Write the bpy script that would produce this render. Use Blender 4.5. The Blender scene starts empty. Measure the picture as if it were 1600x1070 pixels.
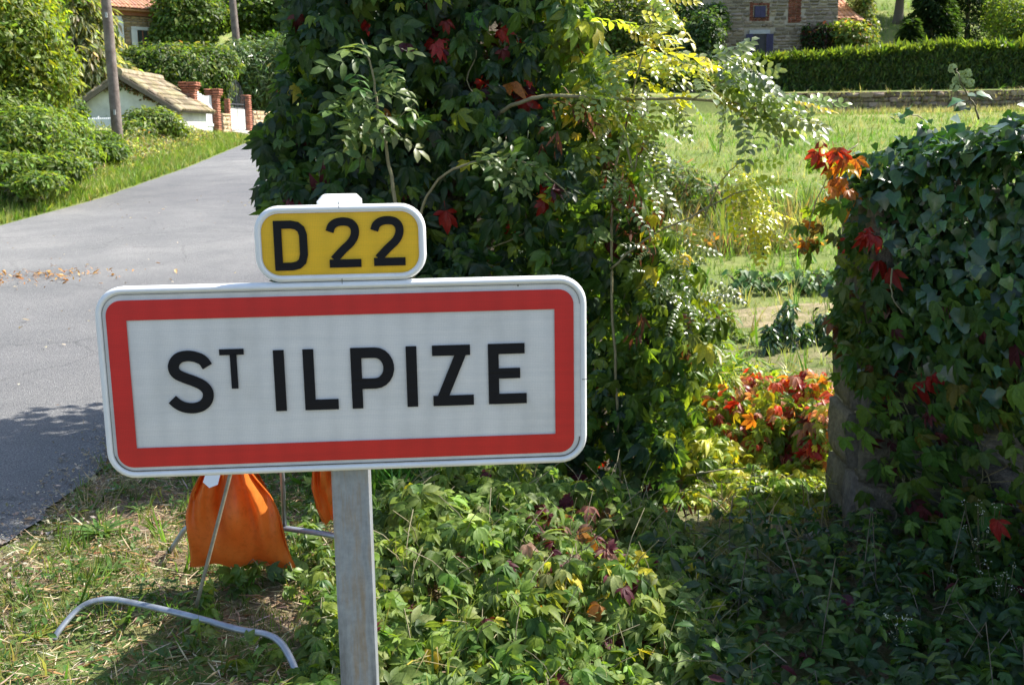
import bpy, bmesh, math, random
import numpy as np
from mathutils import Vector, Matrix

random.seed(7)
rng = np.random.default_rng(11)
SC = bpy.context.scene
COL = SC.collection

# ------------------------------------------------------------------ camera
F_PX = 1700.0
PITCH = math.atan(325 / F_PX)
ROLL = math.radians(0.8)
EYE = np.array([0.0, 0.0, 1.6])
FW = np.array([0, math.cos(PITCH), -math.sin(PITCH)])
U0 = np.array([0, math.sin(PITCH), math.cos(PITCH)])
R0 = np.array([1.0, 0, 0])
UP = math.cos(ROLL) * U0 + math.sin(ROLL) * R0
RT = math.cos(ROLL) * R0 - math.sin(ROLL) * U0
cam_d = bpy.data.cameras.new('camera')
cam = bpy.data.objects.new('camera', cam_d)
COL.objects.link(cam)
M = Matrix(((RT[0], UP[0], -FW[0], 0), (RT[1], UP[1], -FW[1], 0), (RT[2], UP[2], -FW[2], 1.6), (0, 0, 0, 1)))
cam.matrix_world = M
cam_d.sensor_width = 36
cam_d.lens = F_PX / 1600 * 36
cam_d.clip_start = 0.05
cam_d.clip_end = 2000
cam_d.dof.use_dof = True
cam_d.dof.focus_distance = 2.7
cam_d.dof.aperture_fstop = 15
SC.camera = cam

# ------------------------------------------------------------------ light
SUN_AZ, SUN_EL = math.radians(66), math.radians(47)
w = bpy.data.worlds.new('World')
SC.world = w
w.use_nodes = True
wn = w.node_tree
bg = wn.nodes['Background']
sky = wn.nodes.new('ShaderNodeTexSky')
sky.sky_type = 'NISHITA'
sky.sun_disc = False
sky.sun_elevation = SUN_EL
sky.sun_rotation = SUN_AZ
sky.dust_density = 1.5
wn.links.new(sky.outputs[0], bg.inputs[0])
bg.inputs[1].default_value = 0.125
SUNV = Vector((math.sin(SUN_AZ) * math.cos(SUN_EL), math.cos(SUN_AZ) * math.cos(SUN_EL), math.sin(SUN_EL)))
sd = bpy.data.lights.new('sun', 'SUN')
sd.energy = 5.0
sd.angle = math.radians(0.53)
sd.color = (1.0, 0.95, 0.86)
so = bpy.data.objects.new('sun', sd)
COL.objects.link(so)
so.rotation_euler = (-SUNV).to_track_quat('-Z', 'Y').to_euler()
so.location = SUNV * 40
SC.view_settings.view_transform = 'Standard'
SC.view_settings.look = 'None'
SC.view_settings.gamma = 1
SC.view_settings.exposure = 1.18
SC.view_settings.use_curve_mapping = False
SC.render.engine = 'CYCLES'
SC.cycles.use_denoising = True
SC.cycles.max_bounces = 8
SC.cycles.diffuse_bounces = 4
SC.cycles.glossy_bounces = 2
SC.cycles.transmission_bounces = 4
SC.cycles.caustics_reflective = False
SC.cycles.caustics_refractive = False


# ------------------------------------------------------------------ projection helpers
def ray(x, y):
    return FW + RT * (x - 800) / F_PX - UP * (y - 535) / F_PX


def P(x, y, Y):
    d = ray(x, y)
    return EYE + d * (Y / d[1])


def px2m(Y, n):
    return n * Y / F_PX


def sstep(a, b, x):
    t = np.clip((np.asarray(x, float) - a) / (b - a), 0, 1)
    return t * t * (3 - 2 * t)


XLy = [-10, 0, 14, 17, 24, 35, 45, 60, 75]
XLx = [-6.1, -6.2, -6.42, -6.42, -7.05, -8.4, -9.3, -8.0, -4.5]
XRx = [-1.75, -1.75, -2.0, -2.05, -2.6, -3.9, -4.8, -3.5, 0.0]


def xl(y): return np.interp(y, XLy, XLx)
def xr(y): return np.interp(y, XLy, XRx)


def nz(x, y, s=1.0, seed=0.0):
    x = np.asarray(x) * s + seed * 3.1
    y = np.asarray(y) * s + seed * 1.7
    return (np.sin(x * 1.3 + 1.7 * np.sin(y * 0.9 + seed)) + np.sin(y * 1.7 + 1.3 * np.sin(x * 1.1 - seed))
            + 0.6 * np.sin(x * 3.1 + y * 2.3 + seed) + 0.4 * np.sin(x * 5.3 - y * 4.7)) / 3.0


def H(x, y):
    x = np.asarray(x, float); y = np.asarray(y, float)
    zr = 0.04 * y
    zf = -0.22 + 0.075 * np.maximum(0, y - 13.5)
    zf = np.where(y > 47.6, zf + 0.75 * sstep(47.6, 48.1, y), zf)
    xb = xr(y) + 1.05
    f = sstep(0, 1.5 + 0.05 * np.maximum(y, 0), x - xb)
    z = zr * (1 - f) + zf * f
    d = np.maximum(0, xl(y) - x)
    z = z + 0.15 * np.maximum(0, d - 0.3) * (1 + 0.4 * sstep(6, 20, d)) - 0.02 * np.maximum(0, d - 60)
    z = z + 0.19 * np.maximum(0, y - 56) * sstep(54, 66, y)
    amp = 0.025 * sstep(0.0, 0.6, np.maximum(x - xr(y), xl(y) - x))
    return z + amp * nz(x, y, 2.3) + 0.35 * amp * nz(x, y, 7.1, 2)


def G(x, y):
    """where the view ray through a photo pixel meets the terrain"""
    d = ray(x, y)
    t = 1.5
    for _ in range(4000):
        p = EYE + d * t
        if p[2] <= H(p[0], p[1]):
            break
        t *= 1.003
    return EYE + d * t


# ------------------------------------------------------------------ materials
def new_mat(name):
    m = bpy.data.materials.new(name)
    m.use_nodes = True
    nt = m.node_tree
    return m, nt, nt.nodes['Principled BSDF']


def noise(nt, scale, detail=4, rough=0.6, vec=None, dist=0.0):
    n = nt.nodes.new('ShaderNodeTexNoise')
    n.inputs['Scale'].default_value = scale
    n.inputs['Detail'].default_value = detail
    n.inputs['Roughness'].default_value = rough
    n.inputs['Distortion'].default_value = dist
    if vec is not None: nt.links.new(vec, n.inputs['Vector'])
    return n


def ramp(nt, fac, stops):
    r = nt.nodes.new('ShaderNodeValToRGB')
    while len(r.color_ramp.elements) < len(stops): r.color_ramp.elements.new(0.5)
    for e, (p, c) in zip(r.color_ramp.elements, stops):
        e.position = p
        e.color = (*c, 1) if len(c) == 3 else c
    nt.links.new(fac, r.inputs[0])
    return r


def mixc(nt, fac, a, b, mode='MIX'):
    m = nt.nodes.new('ShaderNodeMix')
    m.data_type = 'RGBA'; m.blend_type = mode
    for sock, v in ((m.inputs[0], fac), (m.inputs[6], a), (m.inputs[7], b)):
        if isinstance(v, (int, float)): sock.default_value = v
        elif isinstance(v, tuple): sock.default_value = (*v, 1) if len(v) == 3 else v
        else: nt.links.new(v, sock)
    return m.outputs[2]


def bump(nt, bs, h, strength, dist=0.01):
    b = nt.nodes.new('ShaderNodeBump')
    b.inputs['Strength'].default_value = strength
    b.inputs['Distance'].default_value = dist
    nt.links.new(h, b.inputs['Height'])
    nt.links.new(b.outputs[0], bs.inputs['Normal'])


def pos(nt):
    return nt.nodes.new('ShaderNodeNewGeometry').outputs['Position']


def objc(nt):
    return nt.nodes.new('ShaderNodeTexCoord').outputs['Object']


def tinted(name, c1, c2, scale=8, rough=0.7, bmp=0.3, bscale=40, bdist=0.01, spec=0.4, metal=0.0, vec='obj', obcol=False):
    m, nt, bs = new_mat(name)
    v = objc(nt) if vec == 'obj' else pos(nt)
    n = noise(nt, scale, 5, 0.65, v)
    r = ramp(nt, n.outputs[0], [(0.3, c1), (0.7, c2)])
    c = r.outputs[0]
    if obcol:
        oi = nt.nodes.new('ShaderNodeObjectInfo')
        c = mixc(nt, 1.0, c, oi.outputs['Color'], 'MULTIPLY')
    nt.links.new(c, bs.inputs['Base Color'])
    bs.inputs['Roughness'].default_value = rough
    bs.inputs['Specular IOR Level'].default_value = spec
    bs.inputs['Metallic'].default_value = metal
    if bmp:
        bump(nt, bs, noise(nt, bscale, 4, 0.6, v).outputs[0], bmp, bdist)
    return m


def leaf_mat(name, trans=0.4, rough=0.42, spec=0.45, tint=(1.9, 1.75, 0.55), mottle=120.0):
    m, nt, bs = new_mat(name)
    at = nt.nodes.new('ShaderNodeAttribute'); at.attribute_name = 'Col'
    oi = nt.nodes.new('ShaderNodeObjectInfo')
    c = mixc(nt, 1.0, at.outputs['Color'], oi.outputs['Color'], 'MULTIPLY')
    n = noise(nt, mottle, 2, 0.5, pos(nt))
    r = ramp(nt, n.outputs[0], [(0.3, (0.72, 0.75, 0.7)), (0.7, (1.15, 1.12, 1.1))])
    c = mixc(nt, 1.0, c, r.outputs[0], 'MULTIPLY')
    nt.links.new(c, bs.inputs['Base Color'])
    bs.inputs['Roughness'].default_value = rough
    bs.inputs['Specular IOR Level'].default_value = spec
    tr = nt.nodes.new('ShaderNodeBsdfTranslucent')
    tc = mixc(nt, 1.0, c, tint, 'MULTIPLY')
    nt.links.new(tc, tr.inputs[0])
    mx = nt.nodes.new('ShaderNodeMixShader')
    mx.inputs[0].default_value = trans
    nt.links.new(bs.outputs[0], mx.inputs[1]); nt.links.new(tr.outputs[0], mx.inputs[2])
    nt.links.new(mx.outputs[0], nt.nodes['Material Output'].inputs[0])
    return m


M_CREEP = leaf_mat('creeper_leaf', 0.42, 0.42, 0.4)
M_LOW = leaf_mat('matte_creeper_leaf', 0.42, 0.55, 0.28)
M_IVY = leaf_mat('ivy_leaf', 0.22, 0.3, 0.6)
M_ROB = leaf_mat('pinnate_leaf', 0.45, 0.3, 0.9)
M_FAR = leaf_mat('distant_foliage', 0.48, 0.5, 0.35, mottle=3)
M_GRASS = leaf_mat('grass_blade', 0.42, 0.5, 0.3, tint=(1.6, 1.6, 0.6), mottle=10)
M_DEAD = leaf_mat('dead_leaf', 0.3, 0.7, 0.2, tint=(1.6, 1.2, 0.8))
M_BARK = tinted('bark', (0.09, 0.07, 0.05), (0.2, 0.17, 0.13), 30, 0.85, 0.6, 90)
M_STEM = tinted('green_brown_stem', (0.16, 0.13, 0.07), (0.26, 0.24, 0.13), 30, 0.6, 0.3, 120)

# road
m, nt, bs = new_mat('asphalt')
pv = pos(nt)
n1 = noise(nt, 1.1, 6, 0.6, pv, 0.4); n2 = noise(nt, 150, 3, 0.75, pv); n3 = noise(nt, 0.25, 3, 0.5, pv)
c = ramp(nt, n1.outputs[0], [(0.3, (0.135, 0.138, 0.145)), (0.7, (0.2, 0.2, 0.204))]).outputs[0]
g = ramp(nt, n2.outputs[0], [(0.33, (0.4, 0.4, 0.41)), (0.5, (0.95, 0.95, 0.95)), (0.66, (1.75, 1.72, 1.62))]).outputs[0]
c = mixc(nt, 1.0, c, g, 'MULTIPLY')
c = mixc(nt, 1.0, c, ramp(nt, n3.outputs[0], [(0.35, (0.8, 0.8, 0.82)), (0.65, (1.14, 1.13, 1.1))]).outputs[0], 'MULTIPLY')
vo = nt.nodes.new('ShaderNodeTexVoronoi'); vo.feature = 'DISTANCE_TO_EDGE'; vo.inputs['Scale'].default_value = 0.55
dn = noise(nt, 3, 4, 0.7, pv)
dm = mixc(nt, 0.25, pv, dn.outputs['Color'], 'ADD')
nt.links.new(dm, vo.inputs['Vector'])
cr = ramp(nt, vo.outputs[0], [(0.0, (0.62, 0.62, 0.62)), (0.006, (1, 1, 1))]).outputs[0]
c = mixc(nt, 0.85, c, cr, 'MULTIPLY')
nt.links.new(c, bs.inputs['Base Color'])
bs.inputs['Roughness'].default_value = 0.82
bs.inputs['Specular IOR Level'].default_value = 0.35
bump(nt, bs, n2.outputs[0], 1.0, 0.01)
M_ROAD = m

# ground : verge (dry soil and straw), field (green and straw), bare garden soil
m, nt, bs = new_mat('ground')
pv = pos(nt)
sx = nt.nodes.new('ShaderNodeSeparateXYZ'); nt.links.new(pv, sx.inputs[0])
a1 = noise(nt, 9, 6, 0.7, pv); a2 = noise(nt, 60, 5, 0.7, pv); a3 = noise(nt, 0.35, 4, 0.6, pv); a4 = noise(nt, 2.2, 4, 0.6, pv)
soil = ramp(nt, a2.outputs[0], [(0.25, (0.09, 0.06, 0.04)), (0.5, (0.24, 0.18, 0.12)), (0.72, (0.42, 0.34, 0.24))]).outputs[0]
green = ramp(nt, a1.outputs[0], [(0.3, (0.06, 0.1, 0.025)), (0.7, (0.19, 0.24, 0.07))]).outputs[0]
near = mixc(nt, ramp(nt, a4.outputs[0], [(0.42, (0, 0, 0)), (0.6, (1, 1, 1))]).outputs[0], soil, green)
fieldg = ramp(nt, a3.outputs[0], [(0.3, (0.13, 0.19, 0.05)), (0.55, (0.2, 0.24, 0.075)), (0.75, (0.34, 0.3, 0.15))]).outputs[0]
fieldg = mixc(nt, 0.6, fieldg, ramp(nt, a1.outputs[0], [(0.3, (0.6, 0.62, 0.6)), (0.7, (1.35, 1.3, 1.2))]).outputs[0], 'MULTIPLY')
mr = nt.nodes.new('ShaderNodeMapRange'); mr.inputs[1].default_value = 6; mr.inputs[2].default_value = 13
nt.links.new(sx.outputs[1], mr.inputs[0])
c = mixc(nt, mr.outputs[0], near, fieldg)
nt.links.new(c, bs.inputs['Base Color'])
bs.inputs['Roughness'].default_value = 0.95
bs.inputs['Specular IOR Level'].default_value = 0.1
bump(nt, bs, a2.outputs[0], 0.8, 0.03)
M_GROUND = m
M_SOIL = tinted('bare_soil', (0.16, 0.15, 0.06), (0.38, 0.3, 0.2), 3, 0.95, 0.8, 25, 0.04, 0.1, vec='pos')
M_GRAVEL = tinted('pale_gravel', (0.3, 0.27, 0.23), (0.5, 0.46, 0.4), 14, 0.95, 0.6, 60, 0.02, 0.1, vec='pos')


# ------------------------------------------------------------------ object helpers
def tag(o, label=None, cat=None, group=None, kind=None):
    if label: o['label'] = label
    if cat: o['category'] = cat
    if group: o['group'] = group
    if kind: o['kind'] = kind
    return o


def empty(name, loc, label, cat, group=None, rz=0.0):
    o = bpy.data.objects.new(name, None)
    COL.objects.link(o)
    o.location = loc
    o.rotation_euler = (0, 0, rz)
    o.empty_display_size = 0.1
    return tag(o, label, cat, group)


def link(name, me, parent=None, loc=None, world=True):
    """link a mesh object; when world is True its coordinates are world ones although it has a parent"""
    o = bpy.data.objects.new(name, me)
    COL.objects.link(o)
    if parent is not None:
        o.parent = parent
        if world:
            o.matrix_parent_inverse = wm(parent).inverted()
    if loc is not None: o.location = loc
    return o


def wm(o):
    m_ = Matrix.LocRotScale(o.location, o.rotation_euler, o.scale)
    return wm(o.parent) @ o.matrix_parent_inverse @ m_ if o.parent else m_


def mesh_np(name, V, T, mat, colors=None, smooth=True):
    V = np.asarray(V, np.float32); T = np.asarray(T, np.int32)
    me = bpy.data.meshes.new(name)
    me.vertices.add(len(V)); me.vertices.foreach_set('co', V.ravel())
    k = T.shape[1]
    me.loops.add(T.size); me.loops.foreach_set('vertex_index', T.ravel())
    me.polygons.add(len(T)); me.polygons.foreach_set('loop_start', np.arange(len(T), dtype=np.int32) * k)
    me.update(calc_edges=True)
    if smooth: me.polygons.foreach_set('use_smooth', np.ones(len(T), bool))
    ca = me.color_attributes.new('Col', 'FLOAT_COLOR', 'POINT')
    if colors is None: cc = np.ones((len(V), 4), np.float32)
    else: cc = np.concatenate([np.asarray(colors, np.float32), np.ones((len(V), 1), np.float32)], 1)
    ca.data.foreach_set('color', cc.ravel())
    me.materials.append(mat)
    return me


class MB:
    def __init__(s): s.v = []; s.f = []

    def add(s, vs, fs):
        b = len(s.v)
        s.v += [tuple(map(float, q)) for q in vs]
        s.f += [tuple(b + i for i in f) for f in fs]
        return s

    def box(s, c, size, axes=None, jit=0.0):
        c = np.asarray(c, float)
        A = np.eye(3) if axes is None else np.asarray(axes, float)
        vs = []
        for k in range(8):
            q = np.array([(k & 1) - .5, ((k >> 1) & 1) - .5, ((k >> 2) & 1) - .5]) * size
            if jit: q = q + rng.normal(0, jit, 3)
            vs.append(c + q @ A)
        return s.add(vs, [(0, 2, 3, 1), (4, 5, 7, 6), (0, 1, 5, 4), (2, 6, 7, 3), (0, 4, 6, 2), (1, 3, 7, 5)])

    def tube(s, pts, rad, n=8, flat=1.0, caps=True, upv=(0, 0, 1)):
        pts = [np.asarray(p, float) for p in pts]
        if not hasattr(rad, '__len__'): rad = [rad] * len(pts)
        rings = []
        prev = None
        for i, p in enumerate(pts):
            d = pts[min(i + 1, len(pts) - 1)] - pts[max(i - 1, 0)]
            d = d / (np.linalg.norm(d) + 1e-9)
            if prev is None:
                a = np.cross(d, upv)
                if np.linalg.norm(a) < 0.05: a = np.cross(d, (1, 0, 0))
            else: a = prev - d * (prev @ d)
            a /= np.linalg.norm(a); prev = a
            b = np.cross(d, a)
            rings.append([p + rad[i] * (math.cos(t) * a + flat * math.sin(t) * b) for t in np.linspace(0, 2 * math.pi, n, endpoint=False)])
        vs = [q for r_ in rings for q in r_]
        fs = [(i * n + j, i * n + (j + 1) % n, (i + 1) * n + (j + 1) % n, (i + 1) * n + j) for i in range(len(pts) - 1) for j in range(n)]
        if caps: fs += [tuple(range(n - 1, -1, -1)), tuple((len(pts) - 1) * n + j for j in range(n))]
        return s.add(vs, fs)

    def loft(s, loops, close_first=False, close_last=False):
        n = len(loops[0])
        vs = [q for l in loops for q in l]
        fs = [(i * n + j, i * n + (j + 1) % n, (i + 1) * n + (j + 1) % n, (i + 1) * n + j) for i in range(len(loops) - 1) for j in range(n)]
        if close_first: fs.append(tuple(range(n - 1, -1, -1)))
        if close_last: fs.append(tuple((len(loops) - 1) * n + j for j in range(n)))
        return s.add(vs, fs)

    def build(s, name, mat, parent=None, world=True, smooth=False, bevel=0.0):
        me = bpy.data.meshes.new(name)
        me.from_pydata(s.v, [], s.f)
        bm = bmesh.new(); bm.from_mesh(me)
        bmesh.ops.recalc_face_normals(bm, faces=bm.faces)
        if bevel:
            bmesh.ops.bevel(bm, geom=[e for e in bm.edges if e.calc_face_angle(0) > 0.6], offset=bevel, segments=2, affect='EDGES', profile=0.6)
        bm.to_mesh(me); bm.free()
        if smooth: me.polygons.foreach_set('use_smooth', [True] * len(me.polygons))
        me.materials.append(mat)
        return link(name, me, parent, world=world)


def catmull(pts, k=6):
    pts = [np.asarray(p, float) for p in pts]
    q = [2 * pts[0] - pts[1]] + pts + [2 * pts[-1] - pts[-2]]
    out = []
    for i in range(1, len(q) - 2):
        for j in range(k):
            t = j / k
            out.append(0.5 * (2 * q[i] + (q[i + 1] - q[i - 1]) * t + (2 * q[i - 1] - 5 * q[i] + 4 * q[i + 1] - q[i + 2]) * t * t
                              + (3 * q[i] - q[i - 1] - 3 * q[i + 1] + q[i + 2]) * t ** 3))
    out.append(pts[-1])
    return out


# ------------------------------------------------------------------ leaf prototypes (unit size)
def leaflet(L, W, ang, droop=0.25, fold=0.25, base=(0, 0, 0), st=((.0, 0), (.3, .85), (.58, 1), (.82, .6), (1, 0)), roll=0.0):
    V = []; T = []
    ca, sa = math.cos(ang), math.sin(ang)
    idx = []
    for t, wd in st:
        y = L * t; z = -droop * L * t * t
        row = []
        for sgn in ((0,) if wd == 0 else (-1, 0, 1)):
            x = sgn * wd * W / 2
            zz = z + (fold * abs(x)) + roll * x
            V.append((base[0] + x * ca - y * sa, base[1] + x * sa + y * ca, base[2] + zz)); row.append(len(V) - 1)
        idx.append(row)
    for a, b in zip(idx, idx[1:]):
        if len(a) == 1 and len(b) == 3: T += [(a[0], b[1], b[0]), (a[0], b[2], b[1])]
        elif len(a) == 3 and len(b) == 1: T += [(a[0], a[1], b[0]), (a[1], a[2], b[0])]
        elif len(a) == 3: T += [(a[0], a[1], b[1]), (a[0], b[1], b[0]), (a[1], a[2], b[2]), (a[1], b[2], b[1])]
    return V, T


def merge(parts):
    V = []; T = []
    for v, t in parts:
        b = len(V); V += list(v); T += [tuple(b + i for i in f) for f in t]
    return np.array(V, float), np.array(T, int)


def stalk(p0, p1, wd=0.02):
    return [(p0[0] - wd, p0[1], p0[2]), (p0[0] + wd, p0[1], p0[2]), (p1[0], p1[1], p1[2])], [(0, 1, 2)]


def lognorm(n, s_, hi=1.45):
    return np.minimum(np.exp(rng.normal(0, s_, n)), hi)


def creeper_proto(j):
    r_ = random.Random(j)
    ps = [stalk((0, -.45, -.1), (0, 0, 0), .015)]
    g = r_.uniform(0, .5)
    for a, L in ((0, 1), (.62, .9), (-.62, .9), (1.35, .66), (-1.35, .66)):
        ps.append(leaflet(L * r_.uniform(.8, 1.1), .40 * L * r_.uniform(.85, 1.12), a + r_.uniform(-.16, .16), g + r_.uniform(.0, .55), r_.uniform(.1, .6), (0, 0, 0),
                          ((.0, 0), (.14, .22), (.38, .9), (.6, 1), (.82, .55), (1, 0)), r_.uniform(-.55, .55)))
    return merge(ps)


def ivy_proto(j):
    r_ = random.Random(j + 50)
    rim = [(0, -.1), (.32, -.22), (.55, .12), (.36, .38), (.28, .62), (0, 1.0), (-.28, .62), (-.36, .38), (-.55, .12), (-.32, -.22)]
    d = r_.uniform(.05, .3)
    rl = r_.uniform(-.3, .3)
    V = [(0, .3, 0)] + [(x * r_.uniform(.85, 1.15), y * r_.uniform(.9, 1.1), .3 * abs(x) + rl * x - d * y * y + r_.uniform(-.07, .07)) for x, y in rim]
    T = [(0, i, i % 10 + 1) for i in range(1, 11)]
    return np.array(V, float), np.array(T, int)


def pinnate_proto(j, pairs=6, lw=.13, ll=.2):
    r_ = random.Random(j + 90)
    ps = []
    dr = r_.uniform(.1, .45)
    sp = lambda t: (0.06 * math.sin(t * 3 + j), t, -dr * t * t)
    for i in range(4): ps.append(([(sp(i / 4)[0] - .006, *sp(i / 4)[1:]), (sp(i / 4)[0] + .006, *sp(i / 4)[1:]), sp((i + 1) / 4)], [(0, 1, 2)]))
    st = ((.0, 0), (.35, .9), (.75, .85), (1, 0))
    for i in range(pairs):
        t = .18 + .75 * i / (pairs - 1)
        for sg in (-1, 1):
            ps.append(leaflet(ll * r_.uniform(.85, 1.1), lw * r_.uniform(.85, 1.1), sg * (1.25 - .25 * t) + r_.uniform(-.15, .15), r_.uniform(-.1, .6), .3, sp(t), st))
    ps.append(leaflet(ll, lw, 0, .3, .3, sp(1.0), st))
    return merge(ps)


def simple_proto(j, wd=.42):
    r_ = random.Random(j + 130)
    return merge([leaflet(1, wd * r_.uniform(.85, 1.15), 0, r_.uniform(.1, .5), r_.uniform(.1, .5), st=((0, 0), (.3, .9), (.65, .8), (1, 0)))])


def quad_proto(j, wd=.55):
    r_ = random.Random(j + 170)
    z = r_.uniform(-.1, .25) * wd / .55
    return np.array([(0, 0, 0), (wd / 2, .5, z), (0, 1, r_.uniform(-.2, .1)), (-wd / 2, .45, z)], float), np.array([(0, 1, 2), (0, 2, 3)])


def blade_proto(j, n=5, wd=.022, spread=.35):
    r_ = random.Random(j + 210)
    V = []; T = []
    for k in range(n):
        a = r_.uniform(0, 6.28); hh = r_.uniform(.5, 1); lean = r_.uniform(.05, .9) * spread
        bx, by = r_.uniform(-.08, .08), r_.uniform(-.08, .08)
        ca, sa = math.cos(a), math.sin(a)
        b = len(V)
        for t in (0, .5):
            o_ = lean * t * t * 2
            for s_ in (-1, 1):
                V.append((bx + ca * o_ - sa * s_ * wd * (1 - t * .4), by + sa * o_ + ca * s_ * wd * (1 - t * .4), hh * t))
        V.append((bx + ca * lean * 1.6, by + sa * lean * 1.6, hh * (1 - .3 * lean)))
        T += [(b, b + 1, b + 3), (b, b + 3, b + 2), (b + 2, b + 3, b + 4)]
    return np.array(V, float), np.array(T, int)


CREEP = [creeper_proto(i) for i in range(8)]
IVY = [ivy_proto(i) for i in range(6)]
PINN = [pinnate_proto(i, 6, .125, .2) for i in range(6)]
ELDER = [pinnate_proto(i + 20, 3, .24, .5) for i in range(4)]
SIMP = [simple_proto(i) for i in range(5)]
LONGL = [simple_proto(i + 9, .2) for i in range(4)]
QUAD = [quad_proto(i) for i in range(6)]
NARROW = [quad_proto(i + 9, .28) for i in range(4)]
STRIP = [quad_proto(i + 60, .055) for i in range(5)]
TUFT = [blade_proto(i) for i in range(6)]
STRAW = [blade_proto(i + 30, 3, .012, .8) for i in range(4)]


def unit(a):
    return a / (np.linalg.norm(a, axis=-1, keepdims=True) + 1e-9)


def frames(N, D):
    z = unit(N); y = unit(D - (D * z).sum(1, keepdims=True) * z); x = np.cross(y, z)
    return x, y, z


def scatter(name, protos, pos_, N, D, S, C_, mat, parent=None, smooth=True, kind='stuff'):
    n = len(pos_)
    X, Y, Z = frames(N, D)
    which = rng.integers(0, len(protos), n)
    VV = []; TT = []; CC = []; off = 0
    for k, (pv_, pt) in enumerate(protos):
        s = np.where(which == k)[0]
        if not len(s): continue
        loc = pv_[None] * S[s, None, None]
        Wd = pos_[s, None] + loc[..., 0:1] * X[s, None] + loc[..., 1:2] * Y[s, None] + loc[..., 2:3] * Z[s, None]
        VV.append(Wd.reshape(-1, 3))
        TT.append((pt[None] + (np.arange(len(s)) * len(pv_))[:, None, None]).reshape(-1, 3) + off)
        CC.append(np.repeat(C_[s], len(pv_), 0))
        off += len(s) * len(pv_)
    me = mesh_np(name, np.concatenate(VV), np.concatenate(TT), mat, np.concatenate(CC), smooth)
    o = link(name, me, parent)
    if kind: o['kind'] = kind
    return o


_protomesh = {}


def leaf_objects(name, protos, key, pos_, N, D, S, C_, mat, parent):
    X, Y, Z = frames(N, D)
    inv = wm(parent).inverted()
    for i in range(len(pos_)):
        k = int(rng.integers(0, len(protos)))
        if (key, k) not in _protomesh:
            _protomesh[(key, k)] = mesh_np(name, protos[k][0], protos[k][1], mat)
        o = bpy.data.objects.new(name, _protomesh[(key, k)])
        COL.objects.link(o)
        o.parent = parent
        mm = Matrix(((X[i][0], Y[i][0], Z[i][0], pos_[i][0]), (X[i][1], Y[i][1], Z[i][1], pos_[i][1]), (X[i][2], Y[i][2], Z[i][2], pos_[i][2]), (0, 0, 0, 1)))
        o.matrix_local = inv @ mm @ Matrix.Scale(float(S[i]), 4)
        o.color = (*map(float, C_[i]), 1)


def pick(n, pal, jit=0.18):
    """colours from a palette [(rgb, weight)]"""
    cs = np.array([p[0] for p in pal], float); ws = np.array([p[1] for p in pal], float); ws /= ws.sum()
    c = cs[rng.choice(len(pal), n, p=ws)]
    return np.clip(c * np.exp(rng.normal(0, jit, (n, 1))) * np.exp(rng.normal(0, jit * .3, (n, 3))), 0, .8)


def foliage(parent, protos, key, pos_, N, D, S, C_, mat, nobj, part='leaf', mass='leaves', dist=None):
    pos_ = np.asarray(pos_)
    d = np.linalg.norm(pos_ - EYE, axis=1) if dist is None else dist
    order = np.argsort(d)
    a, b = order[:nobj], order[nobj:]
    if len(a): leaf_objects(part, protos, key, pos_[a], N[a], D[a], S[a], C_[a], mat, parent)
    if len(b): scatter(mass, protos, pos_[b], N[b], D[b], S[b], C_[b], mat, parent)


def in_poly(poly, n):
    poly = np.array(poly, float)
    lo, hi = poly.min(0), poly.max(0)
    out = []
    while sum(map(len, out)) < n:
        q = lo + rng.random((n * 2, 2)) * (hi - lo)
        ins = np.zeros(len(q), bool)
        j = len(poly) - 1
        for i in range(len(poly)):
            xi, yi = poly[i]; xj, yj = poly[j]
            c_ = ((yi > q[:, 1]) != (yj > q[:, 1])) & (q[:, 0] < (xj - xi) * (q[:, 1] - yi) / (yj - yi + 1e-9) + xi)
            ins ^= c_; j = i
        out.append(q[ins])
    return np.concatenate(out)[:n]


def Parr(q, Y):
    d = FW + RT * ((q[:, 0:1] - 800) / F_PX) - UP * ((q[:, 1:2] - 535) / F_PX)
    return EYE + d * (Y[:, None] / d[:, 1:2])


def rvec(n, s=1.0):
    return rng.normal(0, s, (n, 3))


# ---- rubble stones shared by every wall
def stone_mesh(j, mat):
    r_ = np.random.default_rng(j + 300)
    bm = bmesh.new()
    bmesh.ops.create_cube(bm, size=1.0)
    bmesh.ops.subdivide_edges(bm, edges=bm.edges[:], cuts=1, use_grid_fill=True)
    for v in bm.verts:
        c_ = np.array(v.co); k = (abs(c_) > .4).sum()
        c_ = c_ * (1 - .035 * (k - 1)) + r_.normal(0, .035, 3)
        v.co = c_
    me = bpy.data.meshes.new('stone')
    bm.to_mesh(me); bm.free()
    me.polygons.foreach_set('use_smooth', [j % 2 == 0] * len(me.polygons))
    me.materials.append(mat)
    return me


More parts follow.
